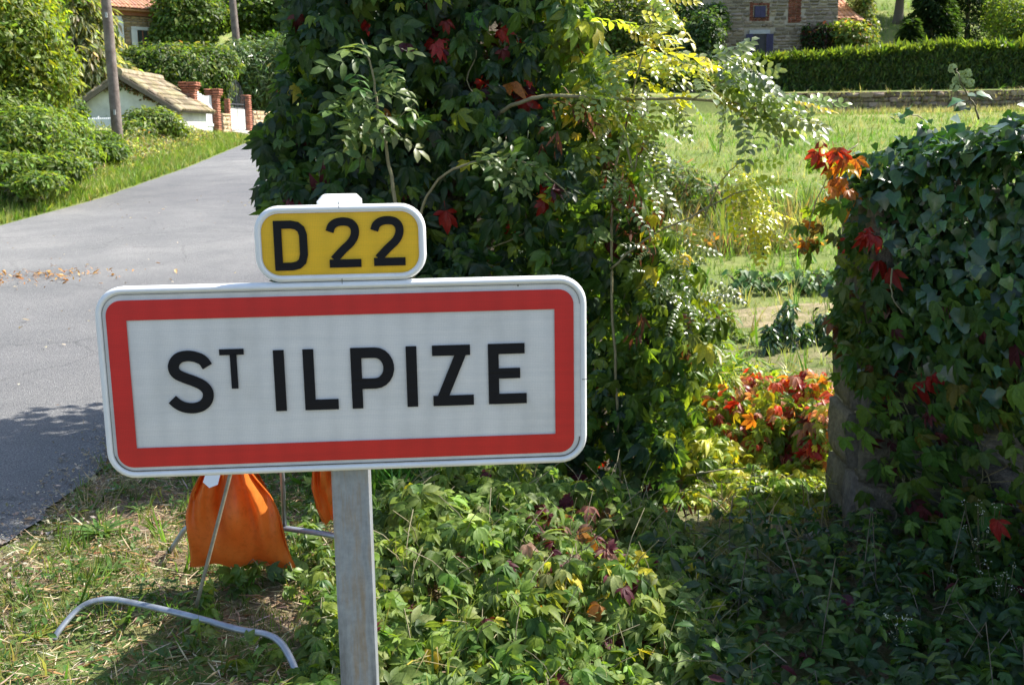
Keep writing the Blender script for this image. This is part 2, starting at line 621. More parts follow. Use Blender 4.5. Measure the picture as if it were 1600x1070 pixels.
def stone_wall(parent, o0, u, L, Hh, mat, sets, ch=.16, lr=(.25, .5), depth=.2, proud=.02, gap=.015, holes=(), tone=(.8, 1.2), name='stone', pal=None, nd=None, top=None):
    """individual stones along u (unit, horizontal) from o0, faces towards nd"""
    u = np.asarray(u, float); n_ = np.array([u[1], -u[0], 0.]) if nd is None else np.asarray(nd, float)
    inv = wm(parent).inverted()
    z = 0
    cnt = 0
    while z < Hh - .02:
        h_ = min(ch * rng.uniform(.75, 1.3), Hh - z)
        s_ = -rng.uniform(0, lr[0] * .5)
        while s_ < L:
            l_ = rng.uniform(*lr)
            a, b = max(s_, 0), min(s_ + l_, L)
            s_ += l_
            if b - a < .04: continue
            cx, cz = (a + b) / 2, z + h_ / 2
            if top is not None and cz > top(cx): continue
            if any(hx0 < cx < hx1 and hz0 < cz < hz1 for hx0, hx1, hz0, hz1 in holes): continue
            for hx0, hx1, hz0, hz1 in holes:
                if hz0 < cz < hz1:
                    if a < hx1 < b and cx > hx1: a = hx1
                    if a < hx0 < b and cx < hx0: b = hx0
            cx = (a + b) / 2
            p_ = np.asarray(o0) + u * cx + np.array([0, 0, cz]) + n_ * (proud * rng.uniform(.4, 1.3) - depth / 2)
            o = bpy.data.objects.new(name, sets[int(rng.integers(0, len(sets)))])
            COL.objects.link(o); o.parent = parent
            mm = Matrix(((u[0], n_[0], 0, p_[0]), (u[1], n_[1], 0, p_[1]), (u[2], n_[2], 1, p_[2]), (0, 0, 0, 1)))
            o.matrix_local = inv @ mm @ Matrix.Diagonal((b - a - gap, depth, h_ - gap, 1))
            t_ = rng.uniform(*tone)
            c_ = (1, 1, 1) if pal is None else pal(cx, cz)
            o.color = (c_[0] * t_, c_[1] * t_ * rng.uniform(.95, 1.03), c_[2] * t_ * rng.uniform(.88, 1.04), 1)
            cnt += 1
        z += h_
    return cnt


# ================================================================== THE GROUND
ys = np.concatenate([np.arange(-2, 7, .12), np.geomspace(7, 46, 90), np.linspace(46.5, 50, 16), np.geomspace(50.5, 420, 60)])
dl = np.concatenate([[0, .12, .3, .6, 1, 1.5, 2.2, 3], np.geomspace(4, 260, 34)])
dr = np.concatenate([np.arange(0, 4.4, .12), np.geomspace(4.5, 260, 50)])
rows = []
for y in ys:
    L_, R_ = xl(y), xr(y)
    xs = np.concatenate([L_ - dl[::-1], np.linspace(L_, R_, 8)[1:-1], R_ + dr])
    zz = H(xs, np.full_like(xs, y))
    nl = len(dl)
    zz[nl:nl + 6] -= 0.04
    rows.append(np.stack([xs, np.full_like(xs, y), zz], 1))
rows = np.array(rows)
nr, nc = rows.shape[:2]
ii = np.arange(nr - 1)[:, None] * nc + np.arange(nc - 1)[None]
T4 = np.stack([ii, ii + 1, ii + nc + 1, ii + nc], -1).reshape(-1, 4)
gme = mesh_np('ground', rows.reshape(-1, 3), T4, M_GROUND)
tag(link('ground', gme), 'grassy ground with verge, garden field and hillside', kind='structure')

ysr = np.concatenate([np.arange(-2, 8, .1), np.geomspace(8, 75, 70)])
rv = []
for y in ysr:
    L_, R_ = xl(y), xr(y)
    wob = .05 * nz(y, 1.0, 2.1) + .035 * nz(y, 2.0, 9.0) + .02 * nz(y, 4., 31.)
    for k in range(9):
        t = k / 8
        x = (L_ + .03 * nz(y, 5., 3.)) * (1 - t) + (R_ + wob) * t
        rv.append((x, y, .04 * y + .012 + .02 * math.sin(math.pi * t)))
rv = np.array(rv)
ii = np.arange(len(ysr) - 1)[:, None] * 9 + np.arange(8)[None]
T4 = np.stack([ii, ii + 1, ii + 10, ii + 9], -1).reshape(-1, 4)
tag(link('road', mesh_np('road', rv, T4, M_ROAD)), 'grey asphalt road', kind='structure')


def sheet(name, poly, mat, dz=.01, n=14):
    """a sheet following the terrain over a quad given in ground coordinates"""
    p00, p10, p11, p01 = [np.array(q, float) for q in poly]
    V = []
    for i in range(n + 1):
        for j in range(n + 1):
            u, v = i / n, j / n
            q = (p00 * (1 - u) + p10 * u) * (1 - v) + (p01 * (1 - u) + p11 * u) * v
            V.append((q[0], q[1], float(H(q[0], q[1])) + dz))
    ii = np.arange(n)[:, None] * (n + 1) + np.arange(n)[None]
    T = np.stack([ii, ii + n + 1, ii + n + 2, ii + 1], -1).reshape(-1, 4)
    return tag(link(name, mesh_np(name, V, T, mat)), kind='structure')


sheet('gravel_driveway', [(-10.9, 41.5), (-8.95, 41.3), (-9.2, 46), (-10.9, 46)], M_GRAVEL, .03)

# soil beds in the garden: uneven outline
def soil_bed(cx, cy, rx, ry):
    mb = []
    n = 28
    V = [(cx, cy, float(H(cx, cy)) + .035)]
    for k in range(3):
        for i in range(n):
            a = i * 2 * math.pi / n
            rr = (k + 1) / 3 * (1 + .18 * math.sin(3 * a + cx) + .1 * math.sin(7 * a + cy))
            x, y = cx + rx * rr * math.cos(a), cy + ry * rr * math.sin(a)
            V.append((x, y, float(H(x, y)) + (.035, .03, -.02)[k]))
    T = [(0, 1 + i, 1 + (i + 1) % n) for i in range(n)]
    for k in range(2):
        for i in range(n):
            a, b = 1 + k * n + i, 1 + k * n + (i + 1) % n
            T += [(a, a + n, b + n), (a, b + n, b)]
    o = link('garden_soil', mesh_np('garden_soil', V, np.array(T), M_SOIL))
    tag(o, kind='structure')


soil_bed(3.0, 10.6, 1.6, .75)
#--SETTING--

# ================================================================== FAR BUILDINGS AND WALLS
M_STONE = tinted('field_stone', (0.2, 0.16, 0.115), (0.4, 0.34, 0.26), 3, 0.9, 0.6, 12, 0.02, 0.2, obcol=True)
M_MORTAR = tinted('mortar', (0.3, 0.26, 0.2), (0.42, 0.37, 0.3), 5, 0.95, 0.4, 20, 0.02, 0.1)
M_RUBBLE = tinted('old_rubble_stone', (0.13, 0.12, 0.11), (0.3, 0.28, 0.25), 9, 0.92, 0.8, 30, 0.02, 0.2, obcol=True)
M_BRICK = tinted('red_brick', (0.27, 0.11, 0.075), (0.4, 0.18, 0.12), 6, 0.85, 0.4, 60, 0.01, 0.2, obcol=True)
M_RENDER = tinted('pale_render', (0.42, 0.43, 0.39), (0.72, 0.73, 0.68), 1.6, 0.9, 0.3, 20, 0.01, 0.2)
M_WPAINT = tinted('white_paint', (0.74, 0.75, 0.76), (0.82, 0.82, 0.82), 4, 0.5, 0.05, 20)
M_BLUE = tinted('blue_violet_paint', (0.025, 0.022, 0.06), (0.045, 0.04, 0.1), 5, 0.6, 0.1, 20)
M_DARK = tinted('dark_interior', (0.012, 0.012, 0.016), (0.03, 0.03, 0.035), 2, 0.4, 0, 1)
M_TILE = tinted('clay_tile', (0.42, 0.2, 0.12), (0.55, 0.33, 0.22), 5, 0.85, 0.4, 30, 0.02, 0.2, obcol=True)
M_MOSSTILE = tinted('mossy_tile', (0.12, 0.11, 0.05), (0.42, 0.34, 0.25), 3.5, 0.92, 0.6, 30, 0.02, 0.15, obcol=True)
M_IRON = tinted('dark_iron', (0.03, 0.035, 0.04), (0.06, 0.065, 0.07), 10, 0.5, 0.1, 40)
M_POLE = tinted('weathered_pole_wood', (0.11, 0.085, 0.075), (0.24, 0.2, 0.18), 5, 0.85, 0.5, 18, 0.02, 0.2)
M_GLASS = tinted('window_glass', (0.05, 0.06, 0.06), (0.1, 0.12, 0.11), 3, 0.12, 0, 1, spec=0.7)
M_CONC = tinted('grey_lintel', (0.3, 0.32, 0.33), (0.42, 0.43, 0.43), 8, 0.8, 0.2, 40)
ST_FIELD = [stone_mesh(i, M_STONE) for i in range(6)]
ST_RUB = [stone_mesh(i + 10, M_RUBBLE) for i in range(6)]
ST_BRICK = [stone_mesh(i + 20, M_BRICK) for i in range(3)]


def flatbox(parent, name, mat, x0, x1, z0, z1, y0, y1, bevel=0, world=False, label=None):
    o = MB().box(((x0 + x1) / 2, (y0 + y1) / 2, (z0 + z1) / 2), (x1 - x0, y1 - y0, z1 - z0)).build(name, mat, parent, world=world, bevel=bevel)
    if label: o['label'] = label
    return o


# canal tile: half tube along +Y (down slope), rising overlap
def tile_mesh(mat):
    V = []; n = 6
    for t in (0, 1):
        for r_ in (1.0, .82):
            for k in range(n + 1):
                a = math.pi * k / n
                V.append((math.cos(a) * .5 * r_ * (1 - .12 * (1 - t)), t, math.sin(a) * .32 * r_))
    m_ = n + 1
    T = []
    for k in range(n):
        T += [(k, k + 1, 2 * m_ + k + 1, 2 * m_ + k), (m_ + k + 1, m_ + k, 3 * m_ + k, 3 * m_ + k + 1),
              (2 * m_ + k, 2 * m_ + k + 1, 3 * m_ + k + 1, 3 * m_ + k), (k + 1, k, m_ + k, m_ + k + 1)]
    return mesh_np('tile', V, np.array(T), mat)


def tile_roof(parent, p0, along, down, W, L, mat_mesh, tw=.24, tl=.42, lift=.04, tone=(.8, 1.15)):
    """tiles on a plane: p0 upper corner, along (unit) x ridge, down (unit) slope"""
    along = unit(np.asarray(along, float)); down = unit(np.asarray(down, float))
    nn = np.cross(along, down); nn = nn if nn[2] > 0 else -nn
    inv = wm(parent).inverted()
    nx, ny = max(1, int(W / tw)), max(1, int(L / (tl * .8)))
    for i in range(nx):
        for j in range(ny):
            c_ = np.asarray(p0) + along * (i + .5) * W / nx + down * (j * L / ny) + nn * (lift + .02 * (j % 2)) + along * rng.normal(0, .008)
            o = bpy.data.objects.new('tile', mat_mesh); COL.objects.link(o); o.parent = parent
            dd = unit(down + nn * .04)
            mm = Matrix(((along[0], dd[0], nn[0], c_[0]), (along[1], dd[1], nn[1], c_[1]), (along[2], dd[2], nn[2], c_[2]), (0, 0, 0, 1)))
            o.matrix_local = inv @ mm @ Matrix.Diagonal((W / nx * 1.04, L / ny * 1.2, tw, 1))
            t_ = rng.uniform(*tone)
            o.color = (t_, t_ * rng.uniform(.92, 1.05), t_ * rng.uniform(.85, 1.05), 1)


TM_CLAY = tile_mesh(M_TILE); TM_MOSS = tile_mesh(M_MOSSTILE)

# ---- stone house beyond the hedge, right
hY = 58.0
k_ = hY / F_PX
ho = P(1127, 108, hY)
hs = empty('stone_house', (ho[0], hY, ho[2]), 'old stone house with blue shutters beyond the clipped hedge', 'house')
zof = lambda y: (108 - y) * k_
xof = lambda x: (x - 1127) * k_
flatbox(hs, 'wall', M_MORTAR, 0, 5.95, -3.0, 6.2, .06, 6.0)
hol = [(xof(1168), xof(1198), zof(39), zof(11)), (xof(1162), xof(1205), zof(90), zof(51)), (xof(1226), xof(1246), zof(42), 3.6)]
stone_wall(hs, ho + np.array([0, 0.04, -.3]), (1, 0, 0), 5.95, 3.9, M_STONE, ST_FIELD, .165, (.25, .62), .2, .03, .035,
           [(a, b, c + .3, d + .3) for a, b, c, d in hol], (.45, 1.1))
bt = lambda cx, cz: (1.0, .8, .75)
stone_wall(hs, ho + np.array([hol[2][0], 0.04, zof(42)]), (1, 0, 0), .68, 1.35, M_BRICK, ST_BRICK, .085, (.2, .26), .2, .02, .012, (), (.45, .75), 'brick', bt)
stone_wall(hs, ho + np.array([hol[0][0], 0.04, zof(39)]), (1, 0, 0), xof(1198) - xof(1168), zof(11) - zof(39), M_BRICK, ST_BRICK, .085, (.2, .26), .2, .02, .012,
           [(.24, .8, .2, .76)], (.45, .75), 'brick', bt)
w1 = flatbox(hs, 'window', M_DARK, xof(1175), xof(1192), zof(34), zof(17), -.02, .1)
fs_ = MB()
for a, b in ((xof(1175) + .02, xof(1183) + .005), (xof(1183) + .015, xof(1192) - .02)):
    fs_.box(((a + b) / 2, -.045, (zof(34) + zof(17)) / 2), (b - a, .04, zof(17) - zof(34) - .04))
fs_.build('shutter', M_BLUE, w1, world=False)
w2 = flatbox(hs, 'window', M_DARK, xof(1174), xof(1193), zof(88), zof(58), -.01, .1)
b_ = MB()
for x_ in (xof(1174) + .03, xof(1183.5), xof(1193) - .03): b_.box((x_, -.03, (zof(88) + zof(58)) / 2), (.03, .04, zof(58) - zof(88)))
b_.build('frame', M_IRON, w2, world=False)
for xa, xb_ in ((1163, 1173.5), (1193.5, 1204)):
    s_ = MB().box(((xof(xa) + xof(xb_)) / 2, -.09, (zof(88) + zof(58)) / 2), (xof(xb_) - xof(xa), .05, zof(58) - zof(88)))
    for q in range(1, 4): s_.box((xof(xa) + (xof(xb_) - xof(xa)) * q / 4, -.12, (zof(88) + zof(58)) / 2), (.012, .01, zof(58) - zof(88) - .04))
    s_.build('shutter', M_BLUE, hs, world=False)
flatbox(hs, 'lintel', M_CONC, xof(1168), xof(1199), zof(58) + .01, zof(52), -.07, .1, .01)
flatbox(hs, 'sill', M_CONC, xof(1171), xof(1197), zof(91), zof(88) - .01, -.14, .1, .01)
MB().add([(-.3, -.4, 6.25), (6.25, -.4, 6.25), (6.25, 3, 7.6), (-.3, 3, 7.6), (6.25, 6.4, 6.25), (-.3, 6.4, 6.25), (-.3, -.4, 6.1), (6.25, -.4, 6.1), (6.25, 6.4, 6.1), (-.3, 6.4, 6.1)],
         [(0, 1, 2, 3), (3, 2, 4, 5), (6, 7, 1, 0), (8, 9, 5, 4), (7, 8, 4, 2, 1), (9, 6, 0, 3, 5), (6, 9, 8, 7)]).build('roof', M_TILE, hs, world=False)
# lean-to at its right end
ex = P(1297, 31, 59)
lt = empty('lean_to', (ex[0], 59, ex[2] - 3), 'small lean-to with clay tiled roof at the right end of the stone house', 'outbuilding')
flatbox(lt, 'wall', M_STONE, .03, 1.5, -1.5, 2.9, 0, 3.5)
MB().add([(0, -.2, 3.0), (1.75, -.2, 2.95), (1.2, 3.5, 4.6), (0, 3.5, 4.6), (0, -.2, 2.92), (1.75, -.2, 2.87), (1.2, 3.5, 4.52), (0, 3.5, 4.52)],
         [(0, 1, 2, 3), (4, 7, 6, 5), (0, 4, 5, 1), (1, 5, 6, 2), (2, 6, 7, 3), (3, 7, 4, 0)]).build('roof_deck', M_TILE, lt, world=False)
tile_roof(lt, np.array([ex[0] + .02, 59 + 3.3, ex[2] - 3 + 4.53]), (1, 0, 0), (0, -3.6, -1.58), 1.45, 3.85, TM_CLAY, .21, .5, .03)

# ---- stone house high on the left
lY = 60.0
k2 = lY / F_PX
lo = P(118, 112, lY)
yaw = math.radians(44)
lh = empty('village_house', (lo[0], lY - 1.0, lo[2]), 'stone house with white shutters and tiled roof above the bushes on the left', 'house', rz=yaw)
W2 = (238 - 118) * k2 / math.cos(yaw) - .0
x2 = lambda x: (x - 118) * k2 / math.cos(yaw)
z2 = lambda y: (112 - y) * k2
ztop = z2(20)
flatbox(lh, 'wall', M_MORTAR, 0, W2, -3, ztop + .1, .06, 6)
u2 = np.array([math.cos(yaw), math.sin(yaw), 0]); n2_ = np.array([math.sin(yaw), -math.cos(yaw), 0])
lhol = [(x2(192), x2(219), z2(84), z2(43)), (x2(158), x2(183), z2(84), z2(29))]
stone_wall(lh, np.array([lo[0], lY - 1.0, lo[2]]) - n2_ * .04 + np.array([0, 0, .6]) + u2 * x2(150), u2, W2 - x2(150), ztop - .85, M_STONE, ST_FIELD, .16, (.22, .45), .2, .03, .03,
           [(a - x2(150), b - x2(150), c - .6, d - .6) for a, b, c, d in lhol], (1.0, 1.5), nd=n2_, pal=lambda a, b: (1.15, 1.0, .82))
flatbox(lh, 'cornice', M_BRICK, 0, W2 + .05, ztop - .25, ztop + .1, -.12, .05, .01)
for a, b, c, d in lhol:
    m_ = (a + b) / 2; q = (b - a) * .24
    wd = flatbox(lh, 'window', M_GLASS, m_ - q, m_ + q, c + .05, d - .2, -.01, .1)
    f_ = MB()
    for xx_ in (m_ - q, m_, m_ + q): f_.box((xx_, -.03, (c + d) / 2 - .07), (.05, .04, d - c - .25))
    f_.build('frame', M_BRICK, wd, world=False)
    flatbox(lh, 'shutter', M_WPAINT, a, m_ - q - .02, c, d - .18, -.1, -.04)
    flatbox(lh, 'shutter', M_WPAINT, m_ + q + .02, b, c, d - .18, -.1, -.04)
    flatbox(lh, 'surround', M_WPAINT, a + .05, b - .05, d - .17, d, -.06, .02)
MB().add([(-.4, -.5, ztop + .05), (W2 + .4, -.5, ztop + .05), (W2 + .4, 3, ztop + 1.7), (-.4, 3, ztop + 1.7), (W2 + .4, 6.5, ztop + .05), (-.4, 6.5, ztop + .05),
          (-.4, -.5, ztop - .03), (W2 + .4, -.5, ztop - .03), (W2 + .4, 6.5, ztop - .03), (-.4, 6.5, ztop - .03)],
         [(0, 1, 2, 3), (3, 2, 4, 5), (6, 7, 1, 0), (8, 9, 5, 4), (7, 8, 4, 2, 1), (9, 6, 0, 3, 5), (6, 9, 8, 7)]).build('roof_deck', M_TILE, lh, world=False)
dn_ = np.array([n2_[0] * 3.5, n2_[1] * 3.5, -1.65])
tile_roof(lh, np.array([lo[0], lY - 1.0, lo[2] + ztop + 1.05]) - n2_ * 1.55 + u2 * 1.0, u2, dn_, W2 - .6, 2.3, TM_CLAY, .22, .5, .03)

# ---- retaining wall under the hedge
rw0 = np.array([11.6, 47.55, float(H(11.6, 47.4)) - .1])
rw = empty('retaining_wall', tuple(rw0), 'low dry stone retaining wall under the clipped hedge', 'wall')
MB().box((18.6, 47.95, rw0[2] + .4), (14, .5, .85)).build('wall_core', M_MORTAR, rw)
stone_wall(rw, rw0 + np.array([0, 0.1, 0]), (1, 0, 0), 14, .92, M_RUBBLE, ST_RUB, .17, (.18, .7), .4, .2, .0, (), (.8, 1.3), pal=lambda a, b: (1.3, 1.12, .98))

# ---- shed
sY0, sY1 = 35.0, 38.6
A_ = P(133, 215, sY0); B_ = P(276, 215, sY0)
xL, xR = A_[0], B_[0]
zb = 1.2
peak = P(190, 116, sY0)
ezL, ezR = P(128, 160, sY0)[2], P(281, 166, sY0)[2]
shx = 0.25
sh = empty('shed', ((xL + xR) / 2, sY0, zb), 'low rendered shed with mossy tiled roof behind the utility pole', 'shed')
def wz(x): return ezL + (peak[2] - ezL) * (x - xL) / (peak[0] - xL) if x < peak[0] else peak[2] + (ezR - peak[2]) * (x - peak[0]) / (xR - peak[0])
g_ = [(xL, zb), (xR, zb), (xR, ezR - .1), (peak[0], peak[2] - .1), (xL, ezL - .1)]
vs = [(x, sY0, z) for x, z in g_] + [(x - (.0), sY1, z) for x, z in g_]
MB().add(vs, [(0, 1, 2, 3, 4), (9, 8, 7, 6, 5), (1, 6, 7, 2), (0, 4, 9, 5), (2, 7, 8, 3), (3, 8, 9, 4), (0, 5, 6, 1)]).build('wall', M_RENDER, sh)
for sgn, xe, ze in ((-1, xL - .2, ezL - .12), (1, xR + .22, ezR - .12)):
    pr = np.array([peak[0], sY0 - .25, peak[2]])
    pe = np.array([xe, sY0 - .25, ze])
    vv = [pr, pe, pe + (0, sY1 - sY0 + .5, 0), pr + (0, sY1 - sY0 + .5, 0)]
    vv += [v - np.array([0, 0, .07]) for v in vv]
    MB().add(vv, [(0, 1, 2, 3), (4, 7, 6, 5), (0, 4, 5, 1), (1, 5, 6, 2), (2, 6, 7, 3), (3, 7, 4, 0)]).build('roof_deck', M_BARK, sh)
    dn = pe - pr
    tile_roof(sh, pr + np.array([0, .02, 0]), (0, 1, 0), dn, sY1 - sY0 + .46, float(np.linalg.norm(dn)), TM_MOSS, .27, .36, .0, (.55, 1.3))
    MB().box((pr + pe) / 2 + np.array([0, -.03, -.09]), (float(np.linalg.norm(dn)), .04, .13), axes=[unit(dn), (0, 1, 0), np.cross(unit(dn), (0, 1, 0))]).build('verge_board', M_BARK, sh)
MB().tube([(peak[0], sY0 - .28, peak[2] + .05), (peak[0], sY1 + .28, peak[2] + .05)], .13, 8).build('ridge', M_MOSSTILE, sh)

# lattice
bush_later = [('dried_creeper', 'thin dried reddish-brown creeper under the gable edge of the shed', 'creeper',
     [(215, 141, 34.9, 18, 5, .06), (238, 152, 34.9, 16, 5, .06), (258, 166, 34.9, 12, 8, .08), (196, 131, 34.9, 12, 6, .06), (174, 139, 34.9, 14, 3, .05), (274, 178, 34.9, 7, 12, .08)], 1100, .075)]
lf0 = P(128, 200, 32.5)
lf = empty('lattice_fence', (lf0[0], 32.5, lf0[2] - .6), 'low white lattice fence in front of the shed', 'fence')
wl = 78 * 32.5 / F_PX; hl_ = 14 * 32.5 / F_PX
for xx_ in np.linspace(0, wl, 4): MB().box((lf0[0] + xx_, 32.5, lf0[2] - .15), (.04, .04, .95)).build('post', M_WPAINT, lf)
for zz_ in (0, hl_): MB().box((lf0[0] + wl / 2, 32.47, lf0[2] + zz_), (wl, .02, .03)).build('rail', M_WPAINT, lf)
lat = MB()
nS = 26
for i in range(nS):
    x0 = lf0[0] + wl * i / nS
    for sg in (-1, 1):
        a = np.array([x0 + (0 if sg > 0 else hl_), 32.46 + sg * .006, lf0[2]]); b = np.array([x0 + (hl_ if sg > 0 else 0), 32.46 + sg * .006, lf0[2] + hl_])
        lat.tube([a, b], .017, 4)
lat.build('slat', M_WPAINT, lf)['kind'] = 'stuff'


# ---- brick gate pillars
def pillar(px_, yb, yt, Y, wd, cap, label, lean=0.0):
    b = P(px_, yb, Y); z0 = float(H(b[0], Y)) - .1
    zt = P(px_, yt, Y)[2]
    r_ = empty('gate_pillar', (b[0], Y, z0), label, 'pillar', 'brick pillars of the gateways')
    MB().box((b[0], Y, (z0 + zt) / 2 - .02), (wd - .05, wd - .05, zt - z0 - .06)).build('core', M_MORTAR, r_)
    z = z0; i = 0
    inv = wm(r_).inverted()
    ch = .082
    while z < zt - .04:
        ww = wd
        dtop = zt - z
        if cap: ww = wd + (.2 if dtop < .24 else .13 if dtop < .33 else .06 if dtop < .41 else 0)
        if cap and dtop < .085: ww = wd * .7
        for sx_ in (-1, 1):
            for sy_ in (-1, 1):
                o = bpy.data.objects.new('brick', ST_BRICK[(i + sx_) % 3]); COL.objects.link(o); o.parent = r_
                hx = ww / 2 * (1.12 if (i % 2) == (sx_ > 0) else .88)
                c_ = Vector((b[0] + sx_ * (ww / 2 - hx / 2), Y + sy_ * ww / 4, z + ch / 2))
                o.matrix_local = inv @ Matrix.Translation(c_) @ Matrix.Diagonal((hx - .008, ww / 2 - .006, ch - .01, 1))
                t_ = rng.uniform(.75, 1.2); o.color = (t_, t_ * .95, t_ * .9, 1)
        z += ch; i += 1
    return b


pb1 = pillar(302, 221, 128, 38.4, .42, True, 'capped brick pillar rising behind the shed roof, left of the white gate')
pb2 = pillar(338, 217, 138, 40.0, .36, True, 'capped brick pillar right of the white gate')
pb3 = pillar(358, 213, 156, 41.6, .2, False, 'slim brick pillar left of the dark iron gate')
pb4 = pillar(387, 210, 148, 43.6, .36, False, 'plain brick pillar right of the dark iron gate')

# gates
def gate_axes(a, b):
    d = b - a; d[2] = 0
    L = np.linalg.norm(d); return d / L, L


u_, L_ = gate_axes(pb1.copy(), pb2.copy())
zg = float(H(pb2[0], 40)) + .02
gt = empty('white_gate', (pb1[0], pb1[1], zg), 'white wooden gate between the two capped brick pillars', 'gate')
n_g = 7
for i in range(n_g):
    t = (i + .5) / n_g
    c_ = pb1 + u_ * (.24 + (L_ - .45) * t)
    hgt = 1.5 - .25 * math.sin(t * math.pi / 1.4)
    MB().box((c_[0], c_[1], zg + hgt / 2), ((L_ - .45) / n_g - .015, .04, hgt), axes=[u_, (-u_[1], u_[0], 0), (0, 0, 1)]).build('board', M_WPAINT, gt)
for z_ in (.25, .8):
    c_ = pb1 + u_ * L_ / 2
    MB().box((c_[0] + u_[1] * .04, c_[1] - u_[0] * .04, zg + z_), (L_ - .45, .04, .09), axes=[u_, (-u_[1], u_[0], 0), (0, 0, 1)]).build('rail', M_WPAINT, gt)
u_, L_ = gate_axes(pb3.copy(), pb4.copy())
zg = float(H(pb4[0], 43)) + .03
gi = empty('iron_gate', (pb3[0], pb3[1], zg), 'dark iron gate with arched bars above pale sheet panels', 'gate')
for i in range(2):
    c_ = pb3 + u_ * (.16 + (L_ - .3) * (.25 + .5 * i))
    MB().box((c_[0], c_[1], zg + .42), ((L_ - .3) / 2 - .03, .03, .78), axes=[u_, (-u_[1], u_[0], 0), (0, 0, 1)]).build('panel', M_RENDER, gi)
for i in range(11):
    t = i / 10
    c_ = pb3 + u_ * (.16 + (L_ - .3) * t)
    hgt = 1.15 + .75 * math.sin(math.pi * (.12 + .76 * (1 - abs(2 * t - 1) ** 1.5 if t > .5 else 1 - (1 - 2 * t) ** 1.5)) * .5)
    MB().tube([(c_[0], c_[1] - .03, zg), (c_[0], c_[1] - .03, zg + hgt)], .014 if i % 5 else .025, 5).build('bar', M_IRON, gi)
for z_ in (.84, .98):
    a = pb3 + u_ * .14; b = pb3 + u_ * (L_ - .14)
    MB().tube([(a[0], a[1] - .04, zg + z_), (b[0], b[1] - .04, zg + z_)], .02, 5).build('rail', M_IRON, gi)


def stub_wall(a, b, hgt, label):
    d = b - a; d[2] = 0; L = float(np.linalg.norm(d)); u = d / L
    z0 = float(H(a[0], a[1])) - .15
    r_ = empty('garden_wall', (a[0], a[1], z0), label, 'wall')
    c_ = (a + b) / 2
    nn = np.array([-u[1], u[0], 0]); nn = nn if nn[1] < 0 else -nn
    MB().box((c_[0], c_[1], z0 + hgt / 2), (L, .22, hgt - .04), axes=[u, np.array([-u[1], u[0], 0]), (0, 0, 1)]).build('wall_core', M_MORTAR, r_)
    nn = np.array([u[1], -u[0], 0.])
    stone_wall(r_, np.array([a[0], a[1], z0]) + nn * .11, u, L, hgt, M_STONE, ST_FIELD, .15, (.2, .42), .2, .03, .02, (), (1, 1.5), nd=nn, pal=lambda q, w_: (1.1, 1, .85))


stub_wall(pb2 + np.array([.12, .2, 0]), pb3 + np.array([0, -.12, 0]), .85, 'short rubble wall between the brick pillars')
stub_wall(pb4 + np.array([.1, .25, 0]), np.array([pb4[0] + 1.6, 49.5, 0]), .95, 'pale rubble wall beyond the last brick pillar')


# ---- poles
def pole(px_, yb, Y, topx, topy, r0, r1, label):
    b = P(px_, yb, Y); b[2] = min(b[2], float(H(b[0], Y))) - .3
    t = P(topx, topy, Y)
    d = unit(t - b); t = b + d * (7.8)
    r_ = empty('utility_pole', tuple(b), label, 'utility pole', 'wooden utility poles')
    pts = [b + (t - b) * q for q in np.linspace(0, 1, 9)]
    MB().tube(pts, list(np.linspace(r0, r1, 9)), 12).build('pole', M_POLE, r_, smooth=True)
    return r_, b, t


r_, b, t = pole(186, 238, 27, 165.5, 0, .135, .1, 'weathered wooden utility pole in front of the shed')
for q in (.16, .45):
    c_ = b + (t - b) * q
    MB().box(c_ + np.array([.02, -.13, 0]), (.05, .02, .12)).build('number_plate' if q > .3 else 'bracket', M_CONC, r_)
pole(250, 78, 64.5, 244, 0, .16, .13, 'thin wooden pole among the trees left of the leaning one')
pole(374, 70, 52, 363, 0, .2, .15, 'leaning wooden pole above the hedge')
#--BUILDINGS--

# ================================================================== BUSHES, TREES, HEDGES
GR = (.06, .115, .022); GD = (.028, .065, .02); GY = (.2, .24, .03); GP = (.19, .22, .095); GM = (.11, .175, .03)


def blobpts(blobs, n, thick=.22):
    """blobs: px, py, Y, rx_px, ry_px, depth_m"""
    vol = np.array([b[3] * b[4] for b in blobs], float); vol /= vol.sum()
    which = rng.choice(len(blobs), n, p=vol)
    d = unit(rvec(n))
    B = np.array([[*P(b[0], b[1], b[2]), b[3] * b[2] / F_PX, b[5], b[4] * b[2] / F_PX] for b in blobs])[which]
    r_ = 1 - np.abs(rng.normal(0, thick, n))
    r_ *= 1 + .2 * nz(d[:, 0] * 5 + which, d[:, 2] * 5 + d[:, 1] * 3, 1.3) + .13 * nz(d[:, 0] * 13, d[:, 2] * 13 + d[:, 1] * 9, 1.1)
    pos_ = B[:, :3] + d * r_[:, None] * B[:, 3:]
    out = unit(d / B[:, 3:])
    return pos_, out, which


